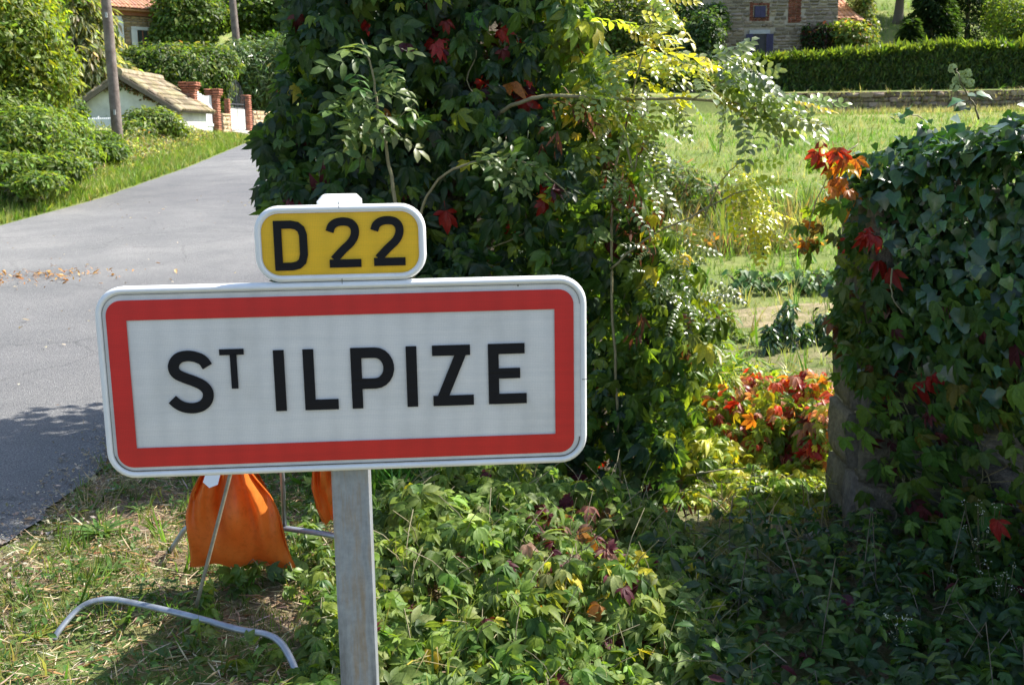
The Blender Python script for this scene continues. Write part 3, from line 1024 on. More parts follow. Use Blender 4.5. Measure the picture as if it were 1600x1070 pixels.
def bush(name, label, cat, blobs, n, protos, size, pal, mat=None, group=None, trunk=True, droop=0.0, jit=.32, thick=.28, tr=.06, base_h=None):
    mat = mat or M_FAR
    c0 = P(*blobs[0][:3])
    gx, gy = c0[0], blobs[0][2]
    gz = float(H(gx, gy))
    r_ = empty(name, (gx, gy, gz), label, cat, group)
    pos_, out, _ = blobpts(blobs, n, thick)
    hz = H(pos_[:, 0], pos_[:, 1])
    keep = pos_[:, 2] > hz - .02
    pos_, out = pos_[keep], out[keep]
    n = len(pos_)
    N = unit(out * .8 + np.array([.1, 0, .55]) + rvec(n, .5))
    D = unit(out * .5 + rvec(n, .6) + np.array([0, 0, -.25 - droop * 2]))
    S = size * lognorm(n, .35, 1.7)
    scatter('foliage', protos, pos_, N, D, S, pick(n, pal, jit), mat, r_)
    if trunk:
        mb = MB()
        for b in blobs[:5]:
            c = P(*b[:3])
            top = c + np.array([0, 0, b[4] * b[2] / F_PX * .5])
            base = np.array([gx, gy, gz - .1])
            mid = base * .5 + top * .5 + np.array([rng.normal(0, .1), 0, -.1 * abs(c[0] - gx)])
            mb.tube(catmull([base + rng.normal(0, .03, 3), mid, top], 4), list(np.linspace(tr, tr * .25, 9)), 6)
        mb.build('trunk' if cat == 'tree' else 'stem', M_BARK, r_, smooth=True)
    return r_


# left side of the road
bush('leafy_tree', 'bright yellow-green leafy tree at the left edge above the low bushes', 'tree',
     [(20, 70, 19, 75, 95, 1.1), (70, 110, 19.5, 45, 60, .9), (-20, 0, 19, 70, 90, 1.1), (60, 20, 20, 35, 45, .8)], 20000, SIMP, .105,
     [((.2, .25, .03), 3), ((.14, .2, .03), 3), (GM, 2)], M_FAR, tr=.12)
bush('weeping_shrub', 'pale grey-green weeping shrub beside the utility pole', 'shrub',
     [(110, 50, 41, 62, 75, 1.8), (140, 110, 40.5, 45, 50, 1.3), (85, 140, 39, 40, 45, 1.2), (155, 75, 41, 16, 50, 1.2), (180, 108, 41, 30, 12, 1.0)], 24000, NARROW, .3,
     [(GP, 3), ((.27, .29, .17), 3), ((.12, .16, .06), 2), ((.38, .37, .27), 1.2)], droop=1.2, tr=.1)
bush('laurel_bush', 'dense mid-green bush low on the left verge', 'shrub',
     [(45, 215, 17.5, 62, 48, .9), (95, 200, 19, 38, 30, .9), (10, 175, 18.5, 60, 40, .9), (120, 240, 17.5, 32, 24, .7), (25, 262, 16.2, 45, 24, .6), (95, 262, 16.6, 45, 22, .6), (60, 285, 15.4, 40, 16, .5)], 28000, SIMP, .08,
     [(GM, 3), (GR, .8), ((.17, .24, .05), 3)], tr=.05)
bush('bramble_bush', 'dark bramble bush between the laurel and the utility pole', 'shrub',
     [(158, 222, 24, 26, 16, .8), (165, 235, 22.5, 30, 14, .7), (108, 172, 26, 22, 18, .8)], 5500, SIMP, .1, [(GR, 3), (GM, 3)], tr=.04)
bush('rounded_bush', 'rounded light green bush against the shed wall', 'shrub',
     [(238, 192, 32, 42, 24, .8), (215, 205, 31, 28, 16, .7), (272, 205, 32.5, 22, 14, .6)], 9000, SIMP, .11, [(GM, 3), ((.17, .22, .06), 3), (GR, 1)], tr=.04)
nvw = 30000
yv = 12 + 26 * rng.random(nvw) ** 1.2
dv = .9 + np.abs(rng.normal(0, 1.15, nvw))
xv = xl(yv) - dv
hv = (.1 + .3 * (nz(xv, yv, 1.1, 3) + .5).clip(0, 2)) * sstep(.7, 2.0, dv)
pv_ = np.stack([xv, yv, H(xv, yv) + hv * rng.random(nvw)], 1)
scatter('verge_weeds', NARROW, pv_, unit(np.array([.2, -.2, .8]) + rvec(nvw, .6)), unit(np.array([0, 0, .4]) + rvec(nvw, .6)), .1 * lognorm(nvw, .3),
        pick(nvw, [((.24, .27, .11), 3), (GM, 2), ((.38, .36, .23), 2.5), ((.14, .2, .05), 2), ((.3, .2, .13), .4)], .35), M_FAR)['label'] = 'tangled pale weeds on the bank left of the road'
bush('grey_shrub', 'small silvery shrub at the foot of the left bank', 'shrub',
     [(45, 290, 16, 26, 20, .35)], 1500, NARROW, .11, [((.2, .22, .15), 2), (GP, 2)], trunk=False)
# hedge climbing behind shed and gates
bush('ivy_hedge', 'dark ivy-covered hedge behind the shed roof and gate pillars', 'hedge',
     [(255, 115, 43, 75, 45, 1.3), (310, 122, 44, 55, 46, 1.2), (215, 100, 43, 40, 25, 1.2), (345, 165, 44.5, 14, 45, .6), (335, 100, 44.5, 40, 30, 1)], 22000, SIMP, .16,
     [(GD, 1), (GR, 3), (GM, 4), (GP, 1.5)], M_FAR, tr=.08)
bush('shiny_laurel', 'tall glossy laurel bush right of the iron gate', 'shrub',
     [(405, 120, 48, 52, 55, 1.5), (430, 155, 49, 30, 35, 1.2), (375, 95, 47.5, 36, 30, 1.2), (365, 150, 48, 26, 45, 1.0), (450, 100, 48, 40, 45, 1.2)], 18000, LONGL, .22,
     [(GM, 4), (GR, 2), ((.13, .2, .07), 3)], M_IVY, tr=.08)
bush('flowering_hedge', 'loose brownish-green shrub in front of the village house', 'shrub',
     [(215, 98, 50, 55, 20, 1.2), (270, 88, 50, 40, 18, 1.2), (150, 92, 50, 40, 16, 1.2)], 5000, QUAD, .17, [(GR, 3), (GP, 2), ((.22, .12, .08), .7)], tr=.05)
trees = [
    ('orchard tree with pale green crown right of the village house', [(290, 45, 62, 48, 42, 2), (262, 60, 62, 24, 36, 1.5), (318, 25, 62, 38, 30, 1.8), (285, 5, 62, 42, 30, 2)], 15000, [(GM, 3), ((.14, .2, .06), 3), (GR, 2)], .22),
    ('dark orchard tree above the leaning pole', [(400, 15, 66, 62, 36, 3), (350, 10, 66, 40, 34, 2), (445, 28, 66, 44, 40, 2)], 12000, [(GM, 3), (GR, 2), ((.12, .18, .04), 2)], .28),
    ('dark tree behind the village house on the left', [(250, -5, 72, 60, 34, 3), (190, -20, 72, 50, 20, 3), (90, -15, 72, 60, 30, 3)], 9000, [(GR, 3), (GM, 2)], .3),
    ('high green tree rising behind the leafy tree at the left edge', [(60, -10, 40, 80, 40, 2), (0, 30, 40, 60, 60, 2)], 5000, [(GM, 3), (GR, 2)], .22),
    ('tall dark tree behind the creeper, left of the pale tree', [(420, 66, 62, 60, 14, 1.5), (480, 30, 66, 60, 60, 3), (560, 10, 66, 70, 60, 3), (640, 20, 66, 60, 60, 3)], 5000, [(GD, 3), (GR, 2)], .34),
    ('pale green tree left of the round bush by the stone house', [(1000, 50, 66, 60, 62, 2.5), (950, 20, 66, 55, 50, 2.5), (1050, 70, 64, 40, 40, 2), (880, 60, 68, 60, 60, 2.5)], 18000, [(GP, 3), (GM, 3), (GR, 1)], .24),
    ('dark broad tree behind the round bush by the stone house', [(1080, 20, 72, 60, 40, 2.5), (1110, 60, 70, 30, 40, 2)], 5000, [(GD, 3), (GR, 3)], .3),
]
for lab, bl, n, pal, sz in trees:
    bush('broadleaf_tree', lab, 'tree', bl, n, QUAD, sz, pal, group='trees on the hillside', tr=.22)
bush('round_bush', 'rounded dark bush at the left corner of the stone house', 'shrub',
     [(1100, 60, 56, 30, 42, 1.3), (1115, 35, 57, 22, 28, 1), (1085, 85, 55.5, 25, 25, 1)], 6000, QUAD, .2, [((.07, .12, .05), 3), (GR, 2), (GD, 1)], tr=.08)
bush('low_hedge_shrub', 'low shrubs at the left end of the clipped hedge', 'shrub',
     [(1040, 115, 53, 60, 26, 1.2), (960, 120, 53, 55, 30, 1.2), (1110, 118, 52.5, 35, 20, 1)], 7000, QUAD, .19, [(GM, 3), (GR, 2), (GP, 1)], tr=.05)
bush('wall_creeper', 'dark reddish creeper on the right part of the stone house wall', 'creeper',
     [(1275, 75, 57.6, 22, 20, .25), (1285, 55, 57.6, 14, 18, .2), (1262, 55, 57.6, 9, 16, .2)], 2600, QUAD, .16, [((.09, .04, .03), 2), (GD, 2), (GR, 1)], tr=.03)
bush('golden_shrub', 'sunlit yellow-green climber over the lean-to and garden corner', 'shrub',
     [(1338, 70, 57, 26, 34, 1.0), (1318, 50, 57.5, 18, 18, .8), (1350, 92, 56, 32, 18, 1), (1300, 92, 56.5, 30, 12, .8)], 6000, QUAD, .19,
     [((.2, .25, .06), 3), (GM, 2), ((.25, .17, .06), .6)], tr=.05)
bush('slender_tree', 'slender silvery-green tree between the lean-to and the lawn', 'tree',
     [(1350, 25, 60, 17, 40, .8), (1358, 60, 59.5, 14, 30, .7), (1345, -5, 60, 20, 20, .8)], 3500, QUAD, .17, [(GP, 3), (GM, 2)], tr=.08)
# tree with thick trunk on the lawn
tb = G(1403, 38)
wt = empty('walnut_tree', tuple(tb), 'broad tree with a thick dark trunk on the sunny lawn', 'tree')
MB().tube([tb + np.array([0, 0, -.3]), tb + np.array([0, 0, .3]), tb + np.array([.05, 0, 1.4]), tb + np.array([.1, 0, 4]), tb + np.array([0, 0, 6.5])], [.5, .34, .27, .24, .18], 12).build('trunk', M_BARK, wt, smooth=True)
lm = MB()
for a in range(5):
    e_ = tb + np.array([2.4 * math.cos(a * 1.3), 2.4 * math.sin(a * 1.3), 6.5 + .5 * (a % 2)])
    lm.tube(catmull([tb + np.array([.08, 0, 3.2 + .3 * a]), (tb + e_) / 2 + np.array([0, 0, 1.9]), e_], 4), list(np.linspace(.2, .06, 9)), 6)
lm.build('limb', M_BARK, wt, smooth=True)
n = 15000
d = unit(rvec(n)); rr = 1 - np.abs(rng.normal(0, .25, n)); rr *= 1 + .2 * nz(d[:, 0] * 5, d[:, 2] * 5 + d[:, 1] * 4)
cp = tb + np.array([0, 0, 5.6]) + d * rr[:, None] * np.array([7, 6, 3.4])
scatter('crown', QUAD, cp, unit(d + rvec(n, .6) + np.array([0, 0, .4])), rvec(n), .34 * np.exp(rng.normal(0, .2, n)), pick(n, [(GM, 2), (GR, 3)]), M_FAR, wt)
# conifers
def conifer(px_, pyb, Y, hpx, wpx, label):
    b = P(px_, pyb, Y); b[2] = min(b[2], float(H(b[0], Y)))
    h_ = hpx * Y / F_PX; w_ = wpx * Y / F_PX
    r_ = empty('conifer', tuple(b), label, 'tree', 'conifers behind the hedge')
    MB().tube([b, b + np.array([0, 0, h_])], [.16, .03], 8).build('trunk', M_BARK, r_, smooth=True)
    n = 14000
    t = rng.random(n) ** .75
    a = rng.random(n) * 6.283
    k = np.floor(a * 11 / 6.283 + t * 17)
    rad = w_ * (1 - t * .93) * (.35 + .65 * rng.random(n) ** .5) * (.75 + .35 * np.sin(k * 2.7))
    q = b + np.stack([np.cos(a) * rad, np.sin(a) * rad, h_ * t * .98 + .15 - rad * .25 + .1 * np.sin(k)], 1)
    N = unit(np.stack([np.cos(a) * .3, np.sin(a) * .3, np.ones(n)], 1) + rvec(n, .3))
    D = unit(np.stack([np.cos(a), np.sin(a), -.3 * np.ones(n)], 1) + rvec(n, .3))
    scatter('crown', NARROW, q, N, D, .32 * np.exp(rng.normal(0, .2, n)), pick(n, [(GD, 3), ((.04, .075, .03), 3), (GR, 1)]), M_FAR, r_)


conifer(1508, 92, 66, 210, 78, 'dark spreading conifer, the tallest behind the clipped hedge')
conifer(1452, 92, 63, 150, 60, 'mid-green conifer left of the dark spreading one')
conifer(1422, 92, 61, 70, 38, 'smallest conifer, at the left of the three behind the hedge')
bush('corner_tree', 'light green broadleaf tree at the right edge behind the hedge', 'tree',
     [(1585, 50, 58, 32, 55, 1.5), (1610, 90, 57, 30, 60, 1.5), (1560, 20, 60, 20, 30, 1)], 9000, QUAD, .18, [(GM, 3), ((.14, .2, .04), 3)], tr=.1)

# clipped hedge
hg = empty('clipped_hedge', tuple(P(1380, 150, 51.5)), 'long clipped dark green hedge above the retaining wall', 'hedge')
top_l = [(1075, 122), (1180, 98), (1290, 92), (1420, 82), (1480, 76), (1590, 78), (1640, 76)]
bot_l = [(1640, 134), (1590, 137), (1280, 152), (1100, 156)]
n = 17000
q = in_poly(top_l + bot_l, n)
Yd = 51.0 + .12 * nz(q[:, 0] * .05, q[:, 1] * .09, 1.7) + np.abs(rng.normal(0, .15, n))
ps = Parr(q, Yd)
scatter('foliage', NARROW, ps, unit(np.array([0, -1, .35]) + rvec(n, .5)), unit(np.array([0, -.3, 1.]) + rvec(n, .45)), .24 * np.exp(rng.normal(0, .2, n)),
        pick(n, [(GD, 1), (GR, 4), ((.1, .14, .035), 3)], .3), M_FAR, hg)
n = 13000
xx = rng.uniform(1075, 1640, n)
yt = np.interp(xx, [p_[0] for p_ in top_l], [p_[1] for p_ in top_l])
Yd = rng.uniform(51, 52.6, n)
ps = Parr(np.stack([xx, yt], 1), np.full(n, 51.0)); ps[:, 1] = Yd; ps[:, 0] *= 1.0
ps[:, 2] += rng.normal(0, .07, n) + .07 * nz(ps[:, 0], ps[:, 1], 2.2)
scatter('lit_top_shoots', NARROW, ps, unit(np.array([.2, -.3, .4]) + rvec(n, .6)), unit(np.array([0, 0, 1.]) + rvec(n, .35)), .34 * np.exp(rng.normal(0, .25, n)),
        pick(n, [(GM, 3), ((.13, .19, .04), 3), (GR, 1)], .2), M_FAR, hg)  # shoots paler than the front leaves: light on the top put into colour
cb = MB()
for (xa, ya), (xb_, yb_) in zip(top_l, top_l[1:]):
    a, b = P(xa, ya + 6, 51.45), P(xb_, yb_ + 6, 51.45)
    for q0, q1 in ((a, b),):
        vs = [(q0[0], 51.3, 1.5), (q1[0], 51.3, 1.5), (q1[0], 52.3, 1.5), (q0[0], 52.3, 1.5), (q0[0], 51.3, q0[2]), (q1[0], 51.3, q1[2]), (q1[0], 52.3, q1[2]), (q0[0], 52.3, q0[2])]
        cb.add(vs, [(0, 1, 5, 4), (2, 3, 7, 6), (4, 5, 6, 7)])
cb.build('hedge_light_block', M_BARK, hg)  # solid core added inside the hedge to stop light passing through
for nm, lab, ct, bl_, n_, sz_ in bush_later:
    bush(nm, lab, ct, bl_, n_, QUAD, sz_, [((.16, .08, .045), 3), ((.1, .09, .03), 2), (GR, 1)], trunk=False)
#--TREES--

# ================================================================== ROAD SIGN
SA = 0.06682; TILT = 0.00263
sa = np.array([math.cos(SA) * math.cos(TILT), math.sin(SA) * math.cos(TILT), math.sin(TILT)])
sn = np.array([math.sin(SA), -math.cos(SA), 0.])          # towards the viewer
sb = np.cross(sa, -sn); sb = -sb if sb[2] < 0 else sb
sc0 = np.array([-.33854, 2.19835, 1.10996])
U_OFF = -.0035


def SP(u, v, n_=0.0): return sc0 + sa * (u + U_OFF) + sb * v + sn * n_


# reflective sheeting
def sheeting(name, col, cells=True, dirt=True, rough=.38):
    m, nt, bs = new_mat(name)
    v = objc(nt)
    mp = nt.nodes.new('ShaderNodeMapping'); mp.inputs['Scale'].default_value = (1, 1, 1); nt.links.new(v, mp.inputs[0])
    vo = nt.nodes.new('ShaderNodeTexVoronoi'); vo.inputs['Scale'].default_value = 300; vo.inputs['Randomness'].default_value = .15
    nt.links.new(mp.outputs[0], vo.inputs['Vector'])
    c = ramp(nt, vo.outputs['Distance'], [(0.2, (1.02, 1.02, 1.02)), (0.6, (.88, .89, .9))]).outputs[0]
    c = mixc(nt, 1.0, col, c, 'MULTIPLY')
    st = nt.nodes.new('ShaderNodeMapping'); st.inputs['Scale'].default_value = (2.0, 2.0, 60); nt.links.new(v, st.inputs[0])
    sN = noise(nt, 1.6, 4, .6, st.outputs[0])
    c = mixc(nt, 1.0, c, ramp(nt, sN.outputs[0], [(.3, (.94, .945, .95)), (.7, (1.04, 1.03, 1.02))]).outputs[0], 'MULTIPLY')
    if dirt:
        bN = noise(nt, 4.5, 5, .65, v)
        c = mixc(nt, 1.0, c, ramp(nt, bN.outputs[0], [(.3, (.86, .86, .85)), (.55, (1, 1, 1))]).outputs[0], 'MULTIPLY')
    nt.links.new(c, bs.inputs['Base Color'])
    bs.inputs['Roughness'].default_value = rough
    bs.inputs['Specular IOR Level'].default_value = .55
    bump(nt, bs, bN.outputs[0] if dirt else sN.outputs[0], .08, .02)
    return m


M_WHITE = sheeting('white_reflective_sheet', (.72, .7, .68))
M_RED = sheeting('red_reflective_sheet', (.62, .018, .016))
M_YEL = sheeting('yellow_reflective_sheet', (.86, .5, .012))
M_BLK = sheeting('black_lettering', (.006, .006, .009), dirt=False, rough=.5)
M_BLK.node_tree.nodes['Principled BSDF'].inputs['Specular IOR Level'].default_value = .22
M_RIM = tinted('white_sign_rim', (.68, .69, .69), (.82, .82, .81), 9, .42, .05, 60, .002, .5)
M_GRIME = tinted('grime', (.05, .05, .04), (.13, .12, .1), 60, .9, .2, 90, .002, .1)
m, nt, bs = new_mat('galvanised_steel')
v = objc(nt)
mp = nt.nodes.new('ShaderNodeMapping'); mp.inputs['Scale'].default_value = (1, 1, .12); nt.links.new(v, mp.inputs[0])
g1 = noise(nt, 16, 6, .7, mp.outputs[0]); g2 = noise(nt, 60, 3, .6, v)
c = ramp(nt, g1.outputs[0], [(.3, (.13, .14, .155)), (.5, (.3, .33, .37)), (.62, (.29, .24, .19)), (.75, (.42, .45, .49))]).outputs[0]
c = mixc(nt, .5, c, ramp(nt, g2.outputs[0], [(.35, (.75, .75, .76)), (.65, (1.12, 1.12, 1.14))]).outputs[0], 'MULTIPLY')
nt.links.new(c, bs.inputs['Base Color']); bs.inputs['Roughness'].default_value = .5; bs.inputs['Metallic'].default_value = .35
bump(nt, bs, g1.outputs[0], .15, .01)
M_GALV = m


def rrect(w_, h_, r_, inset=0.0, k=8):
    a, b = w_ / 2 - inset, h_ / 2 - inset
    r_ = max(r_ - inset, .0015)
    out = []
    for cx, cy, a0 in ((a - r_, b - r_, 0), (-a + r_, b - r_, 90), (-a + r_, -b + r_, 180), (a - r_, -b + r_, 270)):
        for i in range(k + 1):
            t = math.radians(a0 + 90 * i / k)
            out.append((cx + r_ * math.cos(t), cy + r_ * math.sin(t)))
    return out


def loops3(c_uv, prof, w_, h_, r_):
    return [[SP(c_uv[0] + x, c_uv[1] + y, n_) for x, y in rrect(w_, h_, r_, ins)] for ins, n_ in prof]


sign = empty('road_sign', tuple(SP(-.0065, -1.1, -.06)), 'white red-bordered town sign reading ST ILPIZE below a yellow D 22 plate', 'road sign')


def plate(parent, c_uv, w_, h_, r_, name, face_mat, face_name):
    body = MB().loft(loops3(c_uv, [(.004, -.030), (.001, -.026), (.0, -.010), (.0012, -.003), (.005, .0015), (.010, .002), (.0125, .0), (.0135, -.003), (.0145, -.003)], w_, h_, r_),
                     close_first=True, close_last=False)
    o = body.build(name, M_RIM, parent, smooth=True)
    MB().loft([[SP(c_uv[0] + x, c_uv[1] + y, -.0025) for x, y in rrect(w_, h_, r_, .0138)]], close_last=True).build(face_name, face_mat, o)
    return o


tp = plate(sign, (0, 0), 1.0, .401, .058, 'town_plate', M_WHITE, 'white_face')
rp = plate(sign, (-.0045 + .0035, .2785), .345, .155, .052, 'route_plate', M_YEL, 'yellow_face')
# white line round the yellow face
MB().loft([[SP(-.001 + x, .2785 + y, .0) for x, y in rrect(.345, .155, .052, ins)] for ins in (.0125, .0150)]).build('white_border', M_WHITE, rp)
# grime in the groove of the rims
def arc_grime(parent, c_uv, w_, h_, r_, ins, i0, i1, wd, n_=.0012):
    L_ = rrect(w_, h_, r_, ins); L2 = rrect(w_, h_, r_, ins + wd)
    mb = MB()
    N_ = len(L_)
    for i in range(i0, i1):
        a, b = i % N_, (i + 1) % N_
        mb.add([SP(c_uv[0] + x, c_uv[1] + y, n_) for x, y in (L_[a], L_[b], L2[b], L2[a])], [(0, 1, 2, 3)])
    mb.build('grime_line', M_GRIME, parent)


arc_grime(tp, (0, 0), 1.0, .401, .058, .0155, 19, 35, .0022, -.0005)
arc_grime(tp, (0, 0), 1.0, .401, .058, .0150, 8, 19, .0009, -.0005)
arc_grime(tp, (0, 0), 1.0, .401, .058, .0150, 0, 9, .0010, -.0005)
# red border: rounded outside, square inside
out_ = rrect(.949, .349, .032, 0)
inn = []
for x, y in out_:
    inn.append((math.copysign(.4345, x), math.copysign(.1325, y)))
mb = MB()
k = 9
pts_o = out_; n_o = len(out_)
vs = [SP(x - .0025, y - .001, .0006) for x, y in pts_o] + [SP(sx_ * .4345 - .0025, sy_ * .1335 - .001, .0006) for sx_, sy_ in ((1, 1), (-1, 1), (-1, -1), (1, -1))]
fs = []
for q in range(4):
    for i in range(8):
        fs.append((q * 9 + i, q * 9 + i + 1, n_o + q))
    nx_ = (q + 1) % 4
    fs.append((q * 9 + 8, nx_ * 9, n_o + nx_, n_o + q))
mb.add(vs, fs).build('red_border', M_RED, tp)


def stroke(path, wd, parent, closed=False, n_=.0012, name='letter'):
    pts = [np.array(p, float) for p in path]
    L_, R_ = [], []
    N_ = len(pts)
    for i, p in enumerate(pts):
        if closed: a, b = pts[i - 1], pts[(i + 1) % N_]
        else: a, b = pts[max(i - 1, 0)], pts[min(i + 1, N_ - 1)]
        d1 = unit(p - a) if np.linalg.norm(p - a) > 1e-9 else unit(b - p)
        d2 = unit(b - p) if np.linalg.norm(b - p) > 1e-9 else d1
        n1 = np.array([-d1[1], d1[0]]); n2 = np.array([-d2[1], d2[0]])
        m_ = unit(n1 + n2); s_ = wd / 2 / max(m_ @ n1, .35)
        L_.append(p + m_ * s_); R_.append(p - m_ * s_)
    vs = [SP(x, y, n_) for x, y in L_] + [SP(x, y, n_) for x, y in R_]
    fs = [(i, i + 1, N_ + i + 1, N_ + i) for i in range(N_ - 1)]
    if closed: fs.append((N_ - 1, 0, N_, 2 * N_ - 1))
    return vs, fs


def letter(strokes, wd, parent):
    mb = MB()
    for i, (p_, cl) in enumerate(strokes):
        vs, fs = stroke(p_, wd, parent, cl, .0014 + i * .00025)
        mb.add(vs, fs)
    return mb.build('letter', M_BLK, parent)


def Z1(x, y): return (-.3664 + (x - 259) * .0006465 + .0035, .0682 - (y - 536) * .000686)
Wd = .0222
yT, yB = .0632, -.0655
h = Wd / 2
def bar(x, y0=None, y1=None): return [(x, yB if y0 is None else y0), (x, yT if y1 is None else y1)]
S_ = [(384, 587), (371, 568), (349, 557), (325, 553), (300, 557), (284, 570), (278, 588), (286, 606), (310, 619), (340, 631), (366, 645), (380, 665), (376, 690), (357, 707), (330, 713), (303, 709), (283, 699), (267, 684)]
letter([(catmull([Z1(*p_) for p_ in S_], 5), False)], Wd, tp)
letter([([Z1(423, 545), Z1(500, 545)], False)], .0125, tp)
mbT = MB(); vs, fs = stroke([Z1(466, 551), Z1(466, 657)], .0138, tp, n_=.0014); mbT.add(vs, fs); mbT.build('letter', M_BLK, tp)
letter([(bar(-.1375), False)], Wd, tp)
letter([([(-.0775, yT), (-.0775, yB + h), (-.0195, yB + h)], False)], Wd, tp)
px0 = .0185
letter([(bar(px0 + .0012), False), ([(px0, yT - h)] + [(px0 + .0395 + .0285 * math.cos(t), .0195 + .0325 * math.sin(t)) for t in np.linspace(math.pi / 2, -math.pi / 2, 12)] + [(px0, .0195 - .0325)], False)], Wd, tp)
letter([(bar(.1335), False)], Wd, tp)
letter([([(.1765, yT - h), (.2555, yT - h)], False), ([(.1765, yB + h), (.2610, yB + h)], False), ([(.2420, yT - .004), (.1905, yB + .004)], False)], Wd, tp)
letter([(bar(.3035), False), ([(.3035, yT - h), (.3690, yT - h)], False), ([(.3035, .0), (.3590, .0)], False), ([(.3035, yB + h), (.3720, yB + h)], False)], Wd, tp)


def Z2(x, y): return (-.0296 + (x - 761) * .000603 + .0035, .3303 - (y - 121) * .000655)
D_ = [(596, 268), (596, 139), (640, 139), (660, 143), (674, 154), (680, 172), (680, 232), (674, 253), (660, 264), (640, 268)]
letter([([Z2(*p_) for p_ in D_], True)], .0162, rp)
T2 = [(768, 164), (776, 146), (792, 136), (815, 133), (838, 138), (851, 153), (851, 175), (838, 197), (812, 219), (779, 250)]
letter([(catmull([Z2(*p_) for p_ in T2], 4), False), ([Z2(764, 262), Z2(870, 262)], False)], .0166, rp)
letter([(catmull([Z2(x + 148.5, y - 1) for x, y in T2], 4), False), ([Z2(912, 260), Z2(1018, 260)], False)], .0166, rp)
# seams in the rims
for uv, sz, par in (((-.001, .3555), (.0012, .012), rp), ((-.001, .2020), (.0012, .011), rp), ((.4945, -.018), (.012, .0014), tp), ((.357, .184), (.003, .004), tp)):
    mb = MB(); mb.add([SP(uv[0] + sx_ * sz[0] / 2, uv[1] + sy_ * sz[1] / 2, .0026) for sx_, sy_ in ((-1, -1), (1, -1), (1, 1), (-1, 1))], [(0, 1, 2, 3)])
    mb.build('seam', M_GRIME, par)
# post: hollow square profile with rounded edges, and its cap
pc = SP(-.0062, 0, -.073)
ax = [sa, np.array([-sn[0], -sn[1], 0.]), (0, 0, 1)]
MB().box((pc[0], pc[1], (1.455 - .35) / 2), (.080, .080, 1.455 + .35), axes=ax).build('post', M_GALV, sign, bevel=.006)
cap = MB()
cz = 1.445
for dz, hw in ((0, .0435), (.0, .0435),): pass
def sq(hw, z, r_=.008): return [(pc[0] + sa[0] * x + ax[1][0] * y, pc[1] + sa[1] * x + ax[1][1] * y, z) for x, y in rrect(2 * hw, 2 * hw, r_, 0, 3)]
cap.loft([sq(.0425, cz), sq(.0435, cz + .002), sq(.0435, cz + .026), sq(.0415, cz + .028), sq(.034, cz + .037), sq(.033, cz + .0375)], True, True)
cap.build('cap', M_RIM, sign)
for z_ in (-.12, .12, .2785):
    q = SP(-.0062, z_, -.031)
    MB().box(q, (.12, .012, .04), axes=[sa, sn, sb]).build('clamp', M_GALV, sign)

# ================================================================== TEMPORARY SIGN STAND AND SANDBAGS
M_TUBE = tinted('grey_steel_tube', (.2, .22, .25), (.42, .45, .49), 14, .38, .08, 60, .002, .6, metal=.5)
M_OLIVE = tinted('olive_rod', (.16, .14, .1), (.26, .24, .17), 40, .5, .1, 60)
stand = empty('folding_stand', tuple(P(300, 970, 3.3)), 'folding grey steel stand of a temporary sign with two bowed feet on the verge', 'sign stand')
foot = [(84, 1000, 3.19), (92, 985, 3.18), (118, 955, 3.17), (140, 941, 3.16), (165, 936, 3.155), (195, 939, 3.15), (290, 960, 3.12), (370, 982, 3.08), (415, 990, 3.05), (438, 1003, 3.03), (455, 1030, 3.0), (466, 1060, 2.98)]
def GH(x, y, dz):
    d = ray(x, y); t = 1.5
    while True:
        p = EYE + d * t
        if p[2] <= H(p[0], p[1]) + dz or t > 9: return p
        t *= 1.002


foot = [(q[0], q[1]) for q in foot]
fz = [.005, .025, .055, .07, .078, .085, .095, .1, .1, .09, .06, .02]
MB().tube(catmull([GH(q[0], q[1], z_) for q, z_ in zip(foot, fz)], 4), .0105, 10, flat=.75).build('foot', M_TUBE, stand, smooth=True)
foot2 = [(243, 895, 3.66), (256, 875, 3.66), (278, 842, 3.65), (292, 824, 3.64), (315, 814, 3.63), (350, 812, 3.6), (452, 826, 3.55), (515, 835, 3.5), (540, 842, 3.49), (552, 856, 3.485), (558, 885, 3.48)]
MB().tube(catmull([P(*q) for q in foot2], 4), .0115, 10, flat=.8).build('foot', M_TUBE, stand, smooth=True)
apex = P(432, 590, 3.38)
MB().tube([P(306, 950, 3.14), P(314, 918, 3.15), P(358, 748, 3.22), P(385, 640, 3.26)], .0062, 8).build('strut', M_OLIVE, stand, smooth=True)
MB().tube([P(340, 968, 3.11), apex], .011, 8).build('strut', M_TUBE, stand, smooth=True) if False else None
MB().tube([P(445, 824, 3.56), P(441, 745, 3.5), apex], .008, 8).build('strut', M_TUBE, stand, smooth=True)
MB().tube([P(395, 745, 3.40) + np.array([0, .03, 0]), P(505, 745, 3.47) + np.array([0, .03, .0])] if False else [P(340, 700, 3.40), P(520, 704, 3.50)], .01, 8).build('crossbar', M_TUBE, stand, smooth=True)
MB().tube([P(345, 700, 3.38), P(432, 640, 3.40), np.array([-.3, 3.4, .8])], .011, 8).build('frame', M_TUBE, stand, smooth=True)
tri = [np.array([-.49, 3.73, .70]), np.array([.1, 2.98, .71]), np.array([-.36, 3.08, 1.14])]
nrm = unit(np.cross(tri[1] - tri[0], tri[2] - tri[0])); nrm = nrm if nrm[1] < 0 else -nrm
MB().add([p_ for p_ in tri] + [p_ - nrm * .012 for p_ in tri], [(0, 1, 2), (5, 4, 3), (0, 3, 4, 1), (1, 4, 5, 2), (2, 5, 3, 0)]).build('panel', M_RIM, stand, bevel=.003)

